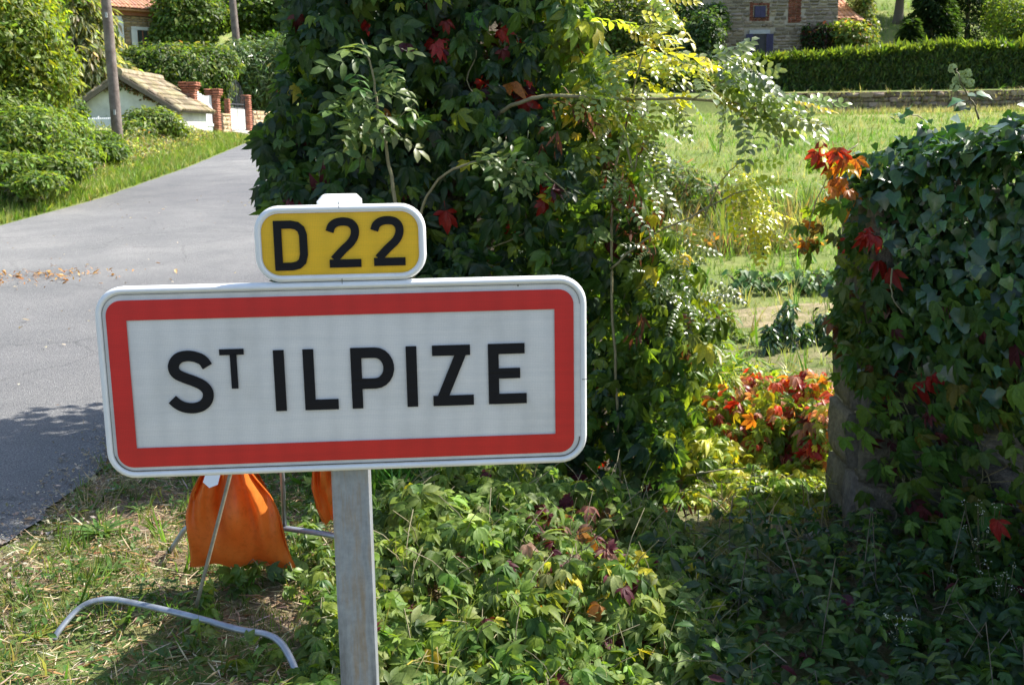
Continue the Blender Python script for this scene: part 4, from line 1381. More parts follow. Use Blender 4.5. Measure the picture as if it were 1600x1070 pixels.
m, nt, bs = new_mat('orange_vinyl')
v = objc(nt)
c = ramp(nt, noise(nt, 7, 5, .65, v).outputs[0], [(.3, (.75, .2, .03)), (.6, (.85, .28, .05)), (.8, (.9, .4, .12))]).outputs[0]
c = mixc(nt, .55, c, ramp(nt, noise(nt, 45, 4, .7, v).outputs[0], [(.32, (.72, .68, .62)), (.5, (1, 1, 1))]).outputs[0], 'MULTIPLY')
nt.links.new(c, bs.inputs['Base Color']); bs.inputs['Roughness'].default_value = .38; bs.inputs['Specular IOR Level'].default_value = .5
bump(nt, bs, noise(nt, 30, 4, .6, v).outputs[0], .25, .01)
tr = nt.nodes.new('ShaderNodeBsdfTranslucent'); nt.links.new(c, tr.inputs[0])
mx = nt.nodes.new('ShaderNodeMixShader'); mx.inputs[0].default_value = .5
nt.links.new(bs.outputs[0], mx.inputs[1]); nt.links.new(tr.outputs[0], mx.inputs[2]); nt.links.new(mx.outputs[0], nt.nodes['Material Output'].inputs[0])
M_ORANGE = m


def sandbag(name, label, top, bl, br, prof, seed, thick=.055, neck=.02):
    """hanging bag: outline given by half widths down its height"""
    r_ = np.random.default_rng(seed)
    top, bl, br = map(np.asarray, (top, bl, br))
    bc = (bl + br) / 2
    uax = unit(br - bl); down = bc - top; hh = np.linalg.norm(down); down = down / hh
    nv = unit(np.cross(uax, down)); nv = nv if nv[1] < 0 else -nv
    root = empty(name, tuple(bc), label, 'sandbag', 'orange sandbags on the sign stand')
    NU, NV = 72, 44
    V = []
    ph = r_.uniform(0, 6.28, 6)
    for j in range(NV + 1):
        t = j / NV
        wd = np.interp(t, [p_[0] for p_ in prof], [p_[1] for p_ in prof])
        off = np.interp(t, [p_[0] for p_ in prof], [p_[2] for p_ in prof])
        th = thick * math.sin(math.pi * min(1, (t * .9 + .1)) ** 1.25) ** .7 if t < .985 else .006
        th = max(th, .006 + .012 * (1 - t))
        for i in range(NU):
            a = 2 * math.pi * i / NU
            ca, s_ = math.cos(a), math.sin(a)
            x = math.copysign(abs(ca) ** .62, ca) * wd
            y = math.copysign(abs(s_) ** .8, s_) * th
            un = x / max(wd, .001)
            fan = un * (1 + .5 * t)
            amp = (1 - t) ** 1.1
            y += amp * .042 * (math.sin(8.5 * fan + ph[0] + .6 * math.sin(5 * t)) + .6 * math.sin(15 * fan + ph[1] + 2 * t)) * (1 if s_ > 0 else -1)
            y += (.009 * math.sin(5 * un + 4 * t + ph[2]) + .007 * math.sin(9 * t - 5 * un + ph[3]) + .004 * math.sin(13 * t + 7 * un + ph[4])) * (1 - abs(un) ** 4) * (1 if s_ > 0 else -1)
            edge = abs(un) ** 3
            zz = t * hh + .006 * math.sin(9 * un + ph[5]) * t + .012 * edge * t * (1 if un > 0 else .2)
            if t > .85: zz -= .010 * (t - .85) / .15 * (1 - edge)
            V.append(top + uax * (x + off) + down * zz + nv * y)
    T = []
    for j in range(NV):
        for i in range(NU):
            a = j * NU + i; b = j * NU + (i + 1) % NU
            T.append((a, b, b + NU, a + NU))
    me = mesh_np('pouch', V, np.array(T), M_ORANGE)
    link('pouch', me, root)
    # seams along both side edges
    for k_i, idx in (('seam', 0), ('seam', NU // 2)):
        MB().tube([V[j * NU + idx] for j in range(0, NV + 1, 2)], .0028, 5).build('seam', M_ORANGE, root, smooth=True)
    return root


bag1 = sandbag('sandbag', 'orange sandbag hanging full in front, with folds and a white tag', P(352, 700, 3.40), P(293, 884, 3.40), P(466, 886, 3.44),
               [(0, .045, .0), (.2, .085, .0), (.38, .128, -.003), (.55, .150, -.004), (.72, .155, -.004), (.88, .160, -.002), (.95, .166, .0), (1, .172, 0)], 3)
MB().tube(catmull([P(372, 690, 3.40), P(356, 704, 3.37), P(340, 712, 3.38), P(352, 694, 3.42)], 4), .012, 8).build('knot', M_ORANGE, bag1, smooth=True)
tv = [P(322, 738, 3.33), P(344, 742, 3.32), P(340, 757, 3.31), P(327, 762, 3.31), P(317, 753, 3.32)]
MB().add(tv + [q + np.array([0, .004, 0]) for q in tv], [(0, 1, 2, 3, 4), (9, 8, 7, 6, 5)] + [(i, i + 5, (i + 1) % 5 + 5, (i + 1) % 5) for i in range(5)]).build('tag', M_WPAINT, bag1)
bag2 = sandbag('sandbag', 'second orange sandbag hanging half hidden behind the sign post', P(512, 690, 3.52), P(488, 812, 3.52), P(560, 826, 3.54),
               [(0, .03, 0), (.3, .06, .005), (.6, .075, .005), (.85, .07, .01), (1, .055, .012)], 5, .04)

# ================================================================== VERGE GRASS, STRAW
def ground_pts(n, x0, x1, y0, y1, cond=None):
    x = rng.uniform(x0, x1, n); y = rng.uniform(y0, y1, n)
    k = x > xr(y) + .03
    if cond is not None: k &= cond(x, y)
    x, y = x[k], y[k]
    return np.stack([x, y, H(x, y)], 1)


UPV = np.array([0, 0, 1.])
def up_scatter(name, protos, p, size, pal, mat, tilt=.15, jit=.25, parent=None, label=None, top=True, smooth=False):
    n = len(p)
    a = rng.uniform(0, 6.283, n)
    D = np.stack([np.cos(a), np.sin(a), np.zeros(n)], 1)
    # prototypes grow along +Z
    o = scatter(name, protos, p, unit(UPV + rvec(n, tilt)), D, size * np.exp(rng.normal(0, .3, n)), pick(n, pal, jit), mat, parent, smooth)
    if label: o['label'] = label
    return o


GG = [((.09, .17, .03), 3), ((.14, .21, .05), 3), ((.3, .28, .12), 1.5)]
patch = lambda x, y: nz(x, y, 3.1, 1) + .5 * nz(x, y, 8, 3) > rng.normal(.1, .45, len(x))
p1 = ground_pts(21000, -1.85, .2, 2.6, 6.0, patch)
p1[:, 2] -= .005
up_scatter('verge_grass', TUFT, p1, .05, GG, M_GRASS, .3, label='short green grass in patches on the verge')
p1 = ground_pts(330, -1.8, .2, 2.7, 5.6)
up_scatter('tall_verge_grass', TUFT, p1, .11, GG + [((.4, .34, .18), 1)], M_GRASS, .35, label='taller loose grass tufts along the verge')
# flat straw
p1 = ground_pts(20000, -1.9, .5, 2.6, 5.8)
n = len(p1); p1[:, 2] += rng.uniform(.002, .018, n)
a = rng.uniform(0, 6.283, n)
o = scatter('straw_litter', STRIP, p1, unit(UPV + rvec(n, .25)), np.stack([np.cos(a), np.sin(a), rng.normal(0, .15, n)], 1), .06 * lognorm(n, .4, 1.7),
            pick(n, [((.55, .46, .31), 3), ((.4, .3, .2), 2), ((.66, .59, .46), 1.5), ((.2, .13, .08), 1)], .25), M_DEAD, None, False)
o['label'] = 'dry straw and cut stems lying on the verge'
# low weeds: small leaves
p1 = ground_pts(15000, -1.8, -.1, 2.6, 5.4, lambda x, y: nz(x, y, 2.2, 6) + .6 * nz(x, y, 6, 4) > rng.normal(.1, .45, len(x)))
n = len(p1); p1[:, 2] += rng.uniform(.005, .05, n)
o = scatter('low_weeds', SIMP, p1, unit(UPV + rvec(n, .4)), rvec(n), .024 * np.exp(rng.normal(0, .3, n)), pick(n, [((.08, .16, .04), 3), ((.13, .2, .06), 2)], .2), M_GRASS)
o['label'] = 'low green weeds creeping over the verge'


def rosette(cx, cy, R_, n, label, pal, name='dandelion', wd=None):
    z = float(H(cx, cy))
    r_ = empty(name, (cx, cy, z), label, 'weed', 'leafy weeds on the verge')
    a = np.arange(n) * 2.4 + rng.random(n) * .4
    N = unit(np.stack([-np.cos(a) * .55, -np.sin(a) * .55, np.ones(n)], 1)); D = np.stack([np.cos(a), np.sin(a), np.full(n, .45)], 1)
    leaf_objects('leaf', LONGL, 'ros' + str(id(M_GRASS)), np.tile([[cx, cy, z + .005]], (n, 1)), N, D, R_ * rng.uniform(.6, 1.1, n), pick(n, pal, .15), M_GRASS, r_)


ros = [(157, 838, .13, 22, 'largest leafy rosette weed on the verge left of the sandbag'), (190, 770, .09, 14, 'leafy weed at the road edge under the sign corner'),
       (120, 890, .07, 10, 'small rosette weed near the asphalt edge'), (175, 895, .09, 14, 'rosette weed just above the bowed steel foot'), (215, 800, .07, 12, 'small rosette weed just below the sign corner'),
       (60, 1000, .08, 14, 'yellowish weed at the lower left corner'), (255, 1030, .08, 16, 'rosette weed in the triangular shadow'), (40, 930, .07, 10, 'small weed at the left edge beside the asphalt')]
for x_, y_, R_, n_, lab in ros:
    g0 = G(x_, y_)
    rosette(g0[0], g0[1], R_, n_, lab, [((.1, .19, .045), 3), ((.16, .24, .07), 2)] if 'yellowish' not in lab else [((.3, .33, .06), 1)])
# tall dry seed stalks at the asphalt edge
for q, (x_, y_) in enumerate(((150, 775), (168, 790), (135, 800), (215, 765), (185, 752))):
    g0 = G(x_, y_ + 15)
    r_ = empty('dry_grass_tuft', tuple(g0), ['tallest dry seed stalks at the asphalt edge', 'dry stalks leaning over the weed below the sign corner', 'dry stalks closest to the asphalt',
               'dry stalks under the bottom edge of the sign', 'dry stalks just left under the sign corner'][q], 'grass tuft', 'dry stalks at the road edge')
    mb = MB()
    for k in range(9):
        a = rng.uniform(0, 6.28); l_ = rng.uniform(.1, .24)
        e = g0 + np.array([math.cos(a) * l_ * .6, math.sin(a) * l_ * .6, l_ * .8])
        mb.tube([g0, (g0 + e) / 2 + np.array([0, 0, .02]), e], [.0013, .001, .0006], 3)
    mb.build('stalk', M_DEAD if False else M_STEM, r_)['kind'] = 'stuff'
# leaf litter on the road
n = 240
cx, cy = -4.15, 9.55
x = cx + rng.normal(0, .42, n) - .2; y = cy + rng.normal(0, .22, n) + (x - cx) * .15
o = scatter('leaf_litter', SIMP, np.stack([x, y, .04 * y + .045 + rng.random(n) * .02], 1), unit(UPV + rvec(n, .4)), rvec(n), .04 * np.exp(rng.normal(0, .3, n)),
            pick(n, [((.42, .24, .1), 3), ((.3, .16, .06), 2), ((.55, .38, .2), 1)]), M_DEAD)
o['label'] = 'dry brown leaves swept together on the asphalt'
n = 260
y = rng.uniform(4, 24, n); x = rng.uniform(-6, -2.1, n)
o = scatter('road_debris', QUAD, np.stack([x, y, .04 * y + .04], 1), unit(UPV + rvec(n, .2)), rvec(n), .022 * np.exp(rng.normal(0, .4, n)), pick(n, [((.5, .45, .36), 2), ((.25, .2, .14), 2)]), M_DEAD)
o['label'] = 'scattered leaf bits and grit on the asphalt'
n = 5000
y = rng.uniform(2.7, 9, n); x = xr(y) + rng.normal(0, .11, n)
o = scatter('road_edge_grit', QUAD, np.stack([x, y, np.maximum(.04 * y + .016, H(x, y)) + rng.random(n) * .008], 1), unit(UPV + rvec(n, .6)), rvec(n), .012 * np.exp(rng.normal(0, .5, n)), pick(n, [((.42, .39, .34), 3), ((.25, .23, .2), 3), ((.5, .45, .36), 1)]), M_DEAD)
o['label'] = 'loose grit along the crumbling asphalt edge'
# far verge grass, left of the road
y = rng.uniform(9, 40, 15000); d_ = np.abs(rng.normal(0, 1.2, 15000)); x = xl(y) - .06 - d_
p1 = np.stack([x, y, H(x, y)], 1)
up_scatter('left_verge_grass', TUFT, p1, .14, [((.12, .21, .03), 3), ((.18, .25, .05), 3), ((.34, .32, .14), 1.3)], M_GRASS, .3, label='bright grass along the far side of the road')

# field grass
def field_pts(n, y0, y1, x0f, x1f):
    y = y0 + (y1 - y0) * rng.random(n) ** .75
    x = rng.uniform(x0f, x1f, n) * y
    return np.stack([x, y, H(x, y)], 1)


soilmask = lambda p: ~((((p[:, 0] - 3.0) / 1.4) ** 2 + ((p[:, 1] - 10.6) / .6) ** 2 < 1))
p1 = field_pts(38000, 6.5, 47, -.05, .5)
p1 = p1[soilmask(p1) | (rng.random(len(p1)) < .8)]
gm = nz(p1[:, 0], p1[:, 1], .35, 2)
g1_ = p1[gm > -.1]; g2_ = p1[gm <= -.1]
up_scatter('field_grass', TUFT, g1_, .13, [((.13, .25, .04), 3), ((.18, .28, .06), 3), ((.3, .3, .12), .7)], M_GRASS, .3, label='green meadow grass of the garden field')
up_scatter('dry_field_grass', TUFT, g2_, .11, [((.2, .27, .08), 4), ((.32, .34, .18), 2), ((.42, .4, .27), .5)], M_GRASS, .35, label='drier straw-coloured grass of the garden field')
p1 = field_pts(900, 7, 42, .0, .5)
up_scatter('meadow_weeds', TUFT, p1, .32, [((.1, .2, .04), 3), ((.26, .28, .12), 2), ((.4, .36, .24), 1)], M_GRASS, .25, label='loose taller weeds scattered over the garden meadow')
p1 = np.stack([rng.uniform(10, 27, 5000), 47.4 - np.abs(rng.normal(0, .8, 5000)), np.zeros(5000)], 1); p1[:, 2] = H(p1[:, 0], p1[:, 1])
p2 = np.stack([rng.uniform(11.6, 27, 900), np.full(900, 47.42), np.zeros(900)], 1); p2[:, 2] = H(p2[:, 0], np.full(900, 47.2)) + rng.uniform(0, .85, 900)
p1 = np.concatenate([p1, p2])
up_scatter('straw_fringe', TUFT, p1, .22, [((.42, .39, .27), 3), ((.33, .3, .2), 2), ((.2, .25, .09), 2)], M_GRASS, .35, label='dry straw-coloured grass at the foot of the retaining wall')
p1 = field_pts(12000, 50, 100, -.2, .5)
up_scatter('hillside_grass', TUFT, p1, .4, [((.13, .22, .04), 3), ((.2, .26, .07), 2)], M_GRASS, .3, label='mown grass on the hillside behind')
#--FRONT--

# ================================================================== CREEPER MASS IN THE MIDDLE
c_green = (.055, .12, .025); c_dark = (.028, .07, .026); c_blue = (.035, .07, .04); c_lime = (.17, .25, .03); c_yel = (.45, .42, .04)
c_red = (.3, .02, .016); c_wine = (.1, .02, .03); c_or = (.45, .17, .03); c_br = (.13, .05, .025); c_mid = (.1, .175, .03)
vine = empty('virginia_creeper', tuple(P(760, 860, 5.0)), 'tall dark mass of virginia creeper standing behind the town sign', 'creeper')
vA = [(455, -180), (452, 60), (440, 115), (430, 170), (402, 205), (408, 235), (425, 262), (410, 300), (418, 345), (440, 420), (440, 600), (470, 745), (560, 760), (620, 775), (700, 785), (880, 800), (970, 860),
      (1045, 885), (1062, 850), (1066, 760), (1058, 660), (1062, 575), (1078, 500), (1055, 420), (1015, 350), (975, 310), (915, 280), (870, 225), (852, 120), (845, 40), (855, -180)]


def vine_leaves(q, Y0, spread, size, fn, up=.35, side=.15):
    n = len(q)
    Yd = Y0 + .18 * nz(q[:, 0] * .012, q[:, 1] * .012, 1.0, 2) + .1 * nz(q[:, 0] * .04, q[:, 1] * .03, 1.0, 5) + np.abs(rng.normal(0, spread, n))
    p_ = Parr(q, Yd)
    N = unit(np.array([side, -1, up]) + rvec(n, .42))
    D = unit(np.array([.0, -.25, -1.]) + rvec(n, .45))
    return p_, N, D, size * lognorm(n, .3), fn(q, n)


REDS = [(683, 55, 28), (745, 122, 18), (828, 140, 22), (876, 45, 12), (805, 353, 9), (857, 285, 12), (905, 236, 16), (700, 60, 16), (790, 60, 20), (472, 25, 10), (860, 315, 14), (930, 140, 14), (700, 330, 9)]


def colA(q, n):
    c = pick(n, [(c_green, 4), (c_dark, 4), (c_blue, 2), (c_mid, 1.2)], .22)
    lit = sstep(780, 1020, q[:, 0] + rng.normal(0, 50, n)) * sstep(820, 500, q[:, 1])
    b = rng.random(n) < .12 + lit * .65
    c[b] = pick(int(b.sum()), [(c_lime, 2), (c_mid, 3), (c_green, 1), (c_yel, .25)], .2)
    for x, y, r_ in REDS:
        k = (np.hypot(q[:, 0] - x, q[:, 1] - y) < r_) & (rng.random(n) < .5)
        c[k] = pick(int(k.sum()), [(c_red, 4), (c_wine, 2)], .25)
    k = rng.random(n) < .025
    c[k] = pick(int(k.sum()), [(c_wine, 4), (c_or, .6), (c_red, .5)], .2)
    return c


sets_ = []
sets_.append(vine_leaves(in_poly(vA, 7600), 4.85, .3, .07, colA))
# thinner outer fringe
fr = [(400, 190), (440, 170), (470, 330), (425, 345), (405, 300), (418, 265), (398, 232)]
sets_.append(vine_leaves(in_poly(fr, 70), 4.85, .15, .07, colA))
vB = [(850, -120), (920, -120), (930, 60), (1000, 170), (1010, 300), (1060, 370), (1100, 430), (1125, 500), (1080, 600), (1062, 610), (1050, 470), (990, 330), (915, 280), (860, 200)]
def colB(q, n): return pick(n, [(c_lime, 6), (c_mid, 4), (c_green, 1.5), (c_yel, 1), (c_or, .1), (c_br, .2)], .22)
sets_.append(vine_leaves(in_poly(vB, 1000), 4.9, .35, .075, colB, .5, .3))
# back side of the mass
qb = in_poly(vA, 1500); n = len(qb)
pb = Parr(qb, 5.75 + np.abs(rng.normal(0, .15, n)))
sets_.append((pb, unit(np.array([.3, 1, .3]) + rvec(n, .4)), unit(np.array([0, .2, -1.]) + rvec(n, .4)), np.full(n, .09), colA(qb, n)))
A4 = [np.concatenate([s_[i] for s_ in sets_]) for i in range(5)]
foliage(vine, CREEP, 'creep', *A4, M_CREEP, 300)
# dark solid core, added unseen inside the creeper to block light
lp = []
for j in range(15):
    y_ = -190 + j * 70
    xa, xb_ = (500, 790) if y_ < 500 else (560, 960)
    ring = []
    for i in range(16):
        a = 2 * math.pi * i / 16
        cx = (xa + xb_) / 2; rx = (xb_ - xa) / 2
        px_ = cx + rx * math.copysign(abs(math.cos(a)) ** .6, math.cos(a)) + 14 * math.sin(i * 2.3 + j)
        Yc = 5.42 + .2 * math.sin(a) + .05 * math.sin(j * 1.7 + i)
        ring.append(P(px_, y_, Yc))
    lp.append(ring)
MB().loft(lp, True, True).build('light_block_core', M_BARK, vine, smooth=True)
# hanging stems
st_ = MB()
for _ in range(70):
    q = in_poly(vA, 1)[0]
    Y_ = 4.95 + rng.random() * .5
    L_ = rng.uniform(60, 200)
    pts = [P(q[0] + rng.normal(0, 6) * k - 5 * k, q[1] + L_ * k / 4, Y_) for k in range(5)]
    st_.tube(catmull(pts, 3), .0028, 4)
st_.build('vine_stem', M_STEM, vine)['kind'] = 'stuff'
# withered clusters
k_ = 0
for cx, cy, rx, ry, n in ((912, 172, 15, 22, 20), (981, 172, 9, 12, 8), (862, 225, 12, 34, 14), (1012, 212, 8, 20, 8), (948, 255, 8, 16, 8), (985, 275, 15, 18, 14), (978, 310, 16, 22, 14), (1000, 345, 16, 26, 18),
                          (1008, 390, 14, 20, 10), (965, 350, 16, 20, 10), (1003, 500, 10, 14, 8), (990, 520, 8, 10, 5), (872, 150, 8, 18, 6), (1062, 790, 20, 20, 10)):
    q = np.stack([cx + rng.normal(0, rx * .6, n), cy + rng.normal(0, ry * .6, n)], 1)
    p_ = Parr(q, 4.72 + rng.random(n) * .08)
    leaf_objects('withered_leaf', LONGL, 'dead', p_, unit(rvec(n) + np.array([0, -.8, 0])), unit(np.array([0, 0, -1.]) + rvec(n, .3)), .062 * np.exp(rng.normal(0, .2, n)), pick(n, [(c_br, 3), ((.22, .1, .06), 2)], .25), M_DEAD, vine)

# ---- robinia sapling with its long horizontal branch
rob = empty('robinia_sapling', tuple(P(975, 845, 4.95)), 'robinia sapling with feathery yellow-green leaves and a long bare horizontal branch', 'sapling')
def limb(parent, path, r0, r1, name='branch', mat=None):
    c = catmull([P(*q) + (rng.normal(0, .006, 3) if 0 < i_ < len(path) - 1 else 0) for i_, q in enumerate(path)], 5)
    c = [q + rng.normal(0, .0022, 3) for q in c]
    return MB().tube(c, list(np.linspace(r0, r1, len(c))), 7).build(name, mat or M_STEM, parent, smooth=True)
limb(rob, [(975, 850, 4.95), (965, 640, 4.85), (955, 420, 4.8), (960, 280, 4.78), (975, 200, 4.76), (1000, 110, 4.72), (1020, 10, 4.7), (1030, -60, 4.7)], .0075, .003, 'stem')
limb(rob, [(700, 250, 5.1), (760, 190, 4.95), (820, 158, 4.8), (870, 152, 4.75), (980, 155, 4.7), (1080, 156, 4.66), (1150, 164, 4.62), (1220, 176, 4.6), (1262, 192, 4.56)], .0105, .0035)
limb(rob, [(975, 200, 4.76), (990, 270, 4.72), (1000, 235, 4.7), (1030, 200, 4.68)], .005, .002)
limb(rob, [(955, 420, 4.8), (1010, 370, 4.72), (1080, 340, 4.66), (1150, 300, 4.62), (1195, 300, 4.6)], .006, .002)
limb(rob, [(1080, 157, 4.66), (1120, 130, 4.62), (1165, 110, 4.6), (1200, 130, 4.58)], .004, .002)
limb(rob, [(1100, 340, 4.66), (1130, 285, 4.63), (1160, 250, 4.62)], .004, .002)


def pin(poly, n, Y0, Y1, size, pal, D0, protos=PINN, mat=M_ROB, key='pinn', parent=rob, nobj=None, up=.9):
    q = in_poly(poly, n)
    p_ = Parr(q, rng.uniform(Y0, Y1, n))
    N = unit(np.array([.25, -.55, up]) + rvec(n, .35))
    D = unit(np.array(D0, float) + rvec(n, .5))
    foliage(parent, protos, key, p_, N, D, size * lognorm(n, .25, 1.2), pick(n, pal, .18), mat, n if nobj is None else nobj)


palW = [((.15, .21, .08), 4), ((.2, .28, .07), 3), (c_yel, .4)]
palY = [((.4, .43, .05), 3), (c_yel, 3), ((.25, .33, .05), 3)]
pin([(1085, 95), (1130, 80), (1175, 115), (1215, 140), (1265, 165), (1262, 190), (1215, 190), (1165, 180), (1125, 175), (1095, 150), (1082, 120)], 66, 4.5, 4.75, .2, palW, (.6, -.1, -.25))
pin([(1215, 150), (1262, 135), (1262, 150), (1225, 168)], 4, 4.5, 4.6, .17, palW, (.9, 0, .35))
pin([(985, 20), (1020, -30), (1045, 10), (1035, 80), (1000, 95), (975, 60)], 28, 4.6, 4.8, .2, palY, (.5, -.2, .3))
pin([(930, 100), (1000, 80), (1060, 120), (1085, 150), (1060, 185), (990, 190), (930, 180), (905, 140)], 48, 4.6, 4.9, .17, palY + palW, (.3, -.2, -.2))
pin([(930, 200), (1010, 190), (1050, 230), (1040, 290), (980, 330), (935, 300)], 34, 4.65, 4.95, .16, palW + [((.14, .22, .04), 4)], (.1, -.2, -.6))
pin([(1110, 255), (1160, 245), (1200, 310), (1205, 350), (1160, 345), (1120, 300)], 40, 4.55, 4.75, .16, [((.55, .55, .06), 3), ((.35, .42, .06), 2)], (.5, -.2, -.25))
pin([(1160, 340), (1195, 345), (1190, 370), (1170, 365)], 6, 4.55, 4.65, .12, [((.5, .5, .03), 1)], (.2, -.2, -.8))
pin([(1040, 330), (1090, 330), (1110, 370), (1070, 400), (1040, 370)], 14, 4.6, 4.8, .13, palW + palY, (.3, -.2, -.3))
pin([(980, 380), (1060, 390), (1110, 440), (1130, 500), (1080, 520), (1010, 450)], 36, 4.65, 4.9, .12, palW, (.2, -.3, -.5))

# ---- elder-like sapling in front of the creeper, and arching bramble cane
eld = empty('elder_sapling', tuple(P(640, 860, 4.65)), 'slender pale-stemmed sapling rising just behind the yellow route plate', 'sapling')
limb(eld, [(650, 860, 4.65), (632, 500, 4.62), (616, 315, 4.6), (605, 235, 4.6), (592, 175, 4.6), (580, 120, 4.6), (566, 62, 4.6)], .011, .003, 'stem')
limb(eld, [(600, 205, 4.6), (625, 185, 4.58), (650, 158, 4.55)], .003, .0015)
pin([(535, 60), (585, 60), (610, 95), (640, 120), (640, 180), (600, 210), (560, 215), (530, 150), (545, 110)], 30, 4.45, 4.62, .125, [((.09, .15, .04), 3), ((.15, .2, .06), 2), (c_green, 2)], (.1, -.3, -.35), ELDER, M_CREEP, 'elder', eld)
cane = empty('bramble_cane', tuple(P(640, 420, 4.75)), 'pale arching bare cane curving over the right of the route plate', 'bramble cane')
limb(cane, [(640, 520, 4.8), (655, 350, 4.65), (678, 292, 4.6), (712, 258, 4.57), (755, 250, 4.55), (800, 251, 4.55), (838, 262, 4.55), (872, 288, 4.6), (890, 310, 4.65)], .0065, .0025, 'stem')
pin([(740, 235), (800, 235), (830, 270), (780, 268)], 16, 4.5, 4.6, .09, [((.13, .2, .05), 2)], (.2, -.3, -.2), ELDER, M_CREEP, 'elder', cane)
limb(cane, [(1070, 745, 5.0), (1095, 737, 4.9), (1130, 733, 4.9), (1165, 730, 4.95)], .004, .003)

# ================================================================== RIGHT WALL AND PIER
WA = np.array([1.78, 4.67, 0.]); WB = np.array([2.47, 2.55, 0.])
wu = unit(WB - WA); wnn = np.array([wu[1], -wu[0], 0.]); WL = float(np.linalg.norm(WB - WA))
wz0 = -.32
wall = empty('stone_wall', (WA[0], WA[1], wz0), 'old rubble wall in shade at the right, buried under ivy', 'wall')
mc = (WA + WB) / 2 - wnn * .23
MB().box((mc[0], mc[1], (wz0 + 1.36) / 2), (WL, .42, 1.36 - wz0), axes=[wu, -wnn, (0, 0, 1)]).build('wall_core', M_MORTAR, wall)
pier = empty('stone_pier', (1.75, 4.96, wz0), 'crumbling stone gate pier at the end of the ivy wall, beside the opening', 'pier')
MB().box((1.755, 4.96, (wz0 + 1.4) / 2), (.37, .40, 1.4 - wz0)).build('pier_core', M_MORTAR, pier)
ST_NEAR = []
for j in range(8):
    bm = bmesh.new(); r_ = np.random.default_rng(j + 900)
    bmesh.ops.create_cube(bm, size=1.0)
    bmesh.ops.subdivide_edges(bm, edges=bm.edges[:], cuts=5, use_grid_fill=True)
    for v in bm.verts:
        c_ = np.array(v.co)
        a_ = abs(c_) * 2 + 1e-6
        k_r = (a_ ** 12).sum() ** (1 / 12)
        c_ = c_ / max(k_r, .001) * max(a_.max(), .001) if a_.max() > .99 else c_
        c_ = c_ + .045 * np.array([nz(c_[1] * 4, c_[2] * 4, 1, j), nz(c_[0] * 4, c_[2] * 4, 1, j + 3), nz(c_[0] * 4, c_[1] * 4, 1, j + 5)]) + r_.normal(0, .006, 3)
        v.co = c_
    me = bpy.data.meshes.new('stone'); bm.to_mesh(me); bm.free()
    me.polygons.foreach_set('use_smooth', [True] * len(me.polygons)); me.materials.append(M_RUBBLE); ST_NEAR.append(me)
stone_wall(pier, (1.555, 4.74, wz0), (1, 0, 0), .4, 1.74, M_RUBBLE, ST_NEAR, .34, (.3, .4), .3, .035, .014, (), (.9, 1.4), pal=lambda a, b: (.78, .72, .64))
stone_wall(pier, (1.565, 5.16, wz0), (0, -1, 0), .41, 1.74, M_RUBBLE, ST_NEAR, .34, (.3, .4), .3, .035, .014, (), (.9, 1.4), nd=(-1, 0, 0), pal=lambda a, b: (.78, .72, .64))
stone_wall(wall, WA + np.array([0, 0, wz0]), wu, WL, 1.68, M_RUBBLE, ST_NEAR, .17, (.16, .4), .3, .03, .012, (), (.7, 1.2), nd=wnn)


def onwall(n, s0, s1, z0, z1, off, sp):
    s_ = rng.uniform(s0, s1, n); z_ = rng.uniform(z0, z1, n)
    o_ = off + np.abs(rng.normal(0, sp, n)) + .04 * nz(s_ * 3, z_ * 3, 1.2, 2)
    return WA + s_[:, None] * wu + wnn * o_[:, None] + np.stack([np.zeros(n), np.zeros(n), z_], 1), s_, z_


ivy = empty('ivy', (WA[0], WA[1], 1.3), 'thick dark glossy ivy draped over the top of the right wall', 'ivy')
pi_, s_, z_ = onwall(4200, -.35, WL, .55, 1.5, .05, .09)
keep = rng.random(len(z_)) < .35 + .65 * sstep(.6, 1.05, z_)
pi_ = pi_[keep]
n1_ = len(pi_)
n = 4600
s_ = rng.uniform(-.32, WL, n); t_ = rng.uniform(-.24, .6, n)
hgt = 1.33 + .17 * np.sin(np.clip((t_ + .26) / .8, 0, 1) * math.pi) ** .6 + .06 * nz(s_ * 3.2, t_ * 4, 1.1, 4) + .14 * sstep(-.1, .7, s_) - .03 * sstep(.1, -.3, s_)
pt = WA + s_[:, None] * wu - wnn * t_[:, None] + np.stack([np.zeros(n), np.zeros(n), hgt + np.abs(rng.normal(0, .03, n))], 1)
pI = np.concatenate([pi_, pt])
NI = unit(np.concatenate([unit(wnn * .9 + np.array([0, -.2, .5]) + rvec(n1_, .35)), unit(np.array([0, -.25, .9]) + rvec(n, .55))]))
DI = unit(np.concatenate([np.tile(np.array([-.3, -.3, -1.]), (n1_, 1)), np.tile(wnn * .8 + np.array([0, 0, -.35]), (n, 1))]) + rvec(n1_ + n, .4))
cI = pick(n1_ + n, [(c_dark, 4), ((.035, .1, .03), 4), ((.07, .15, .035), 2)], .2)
SI = .045 * lognorm(n1_ + n, .32, 1.6)
foliage(ivy, IVY, 'ivy', pI, NI, DI, SI, cI, M_IVY, 300)
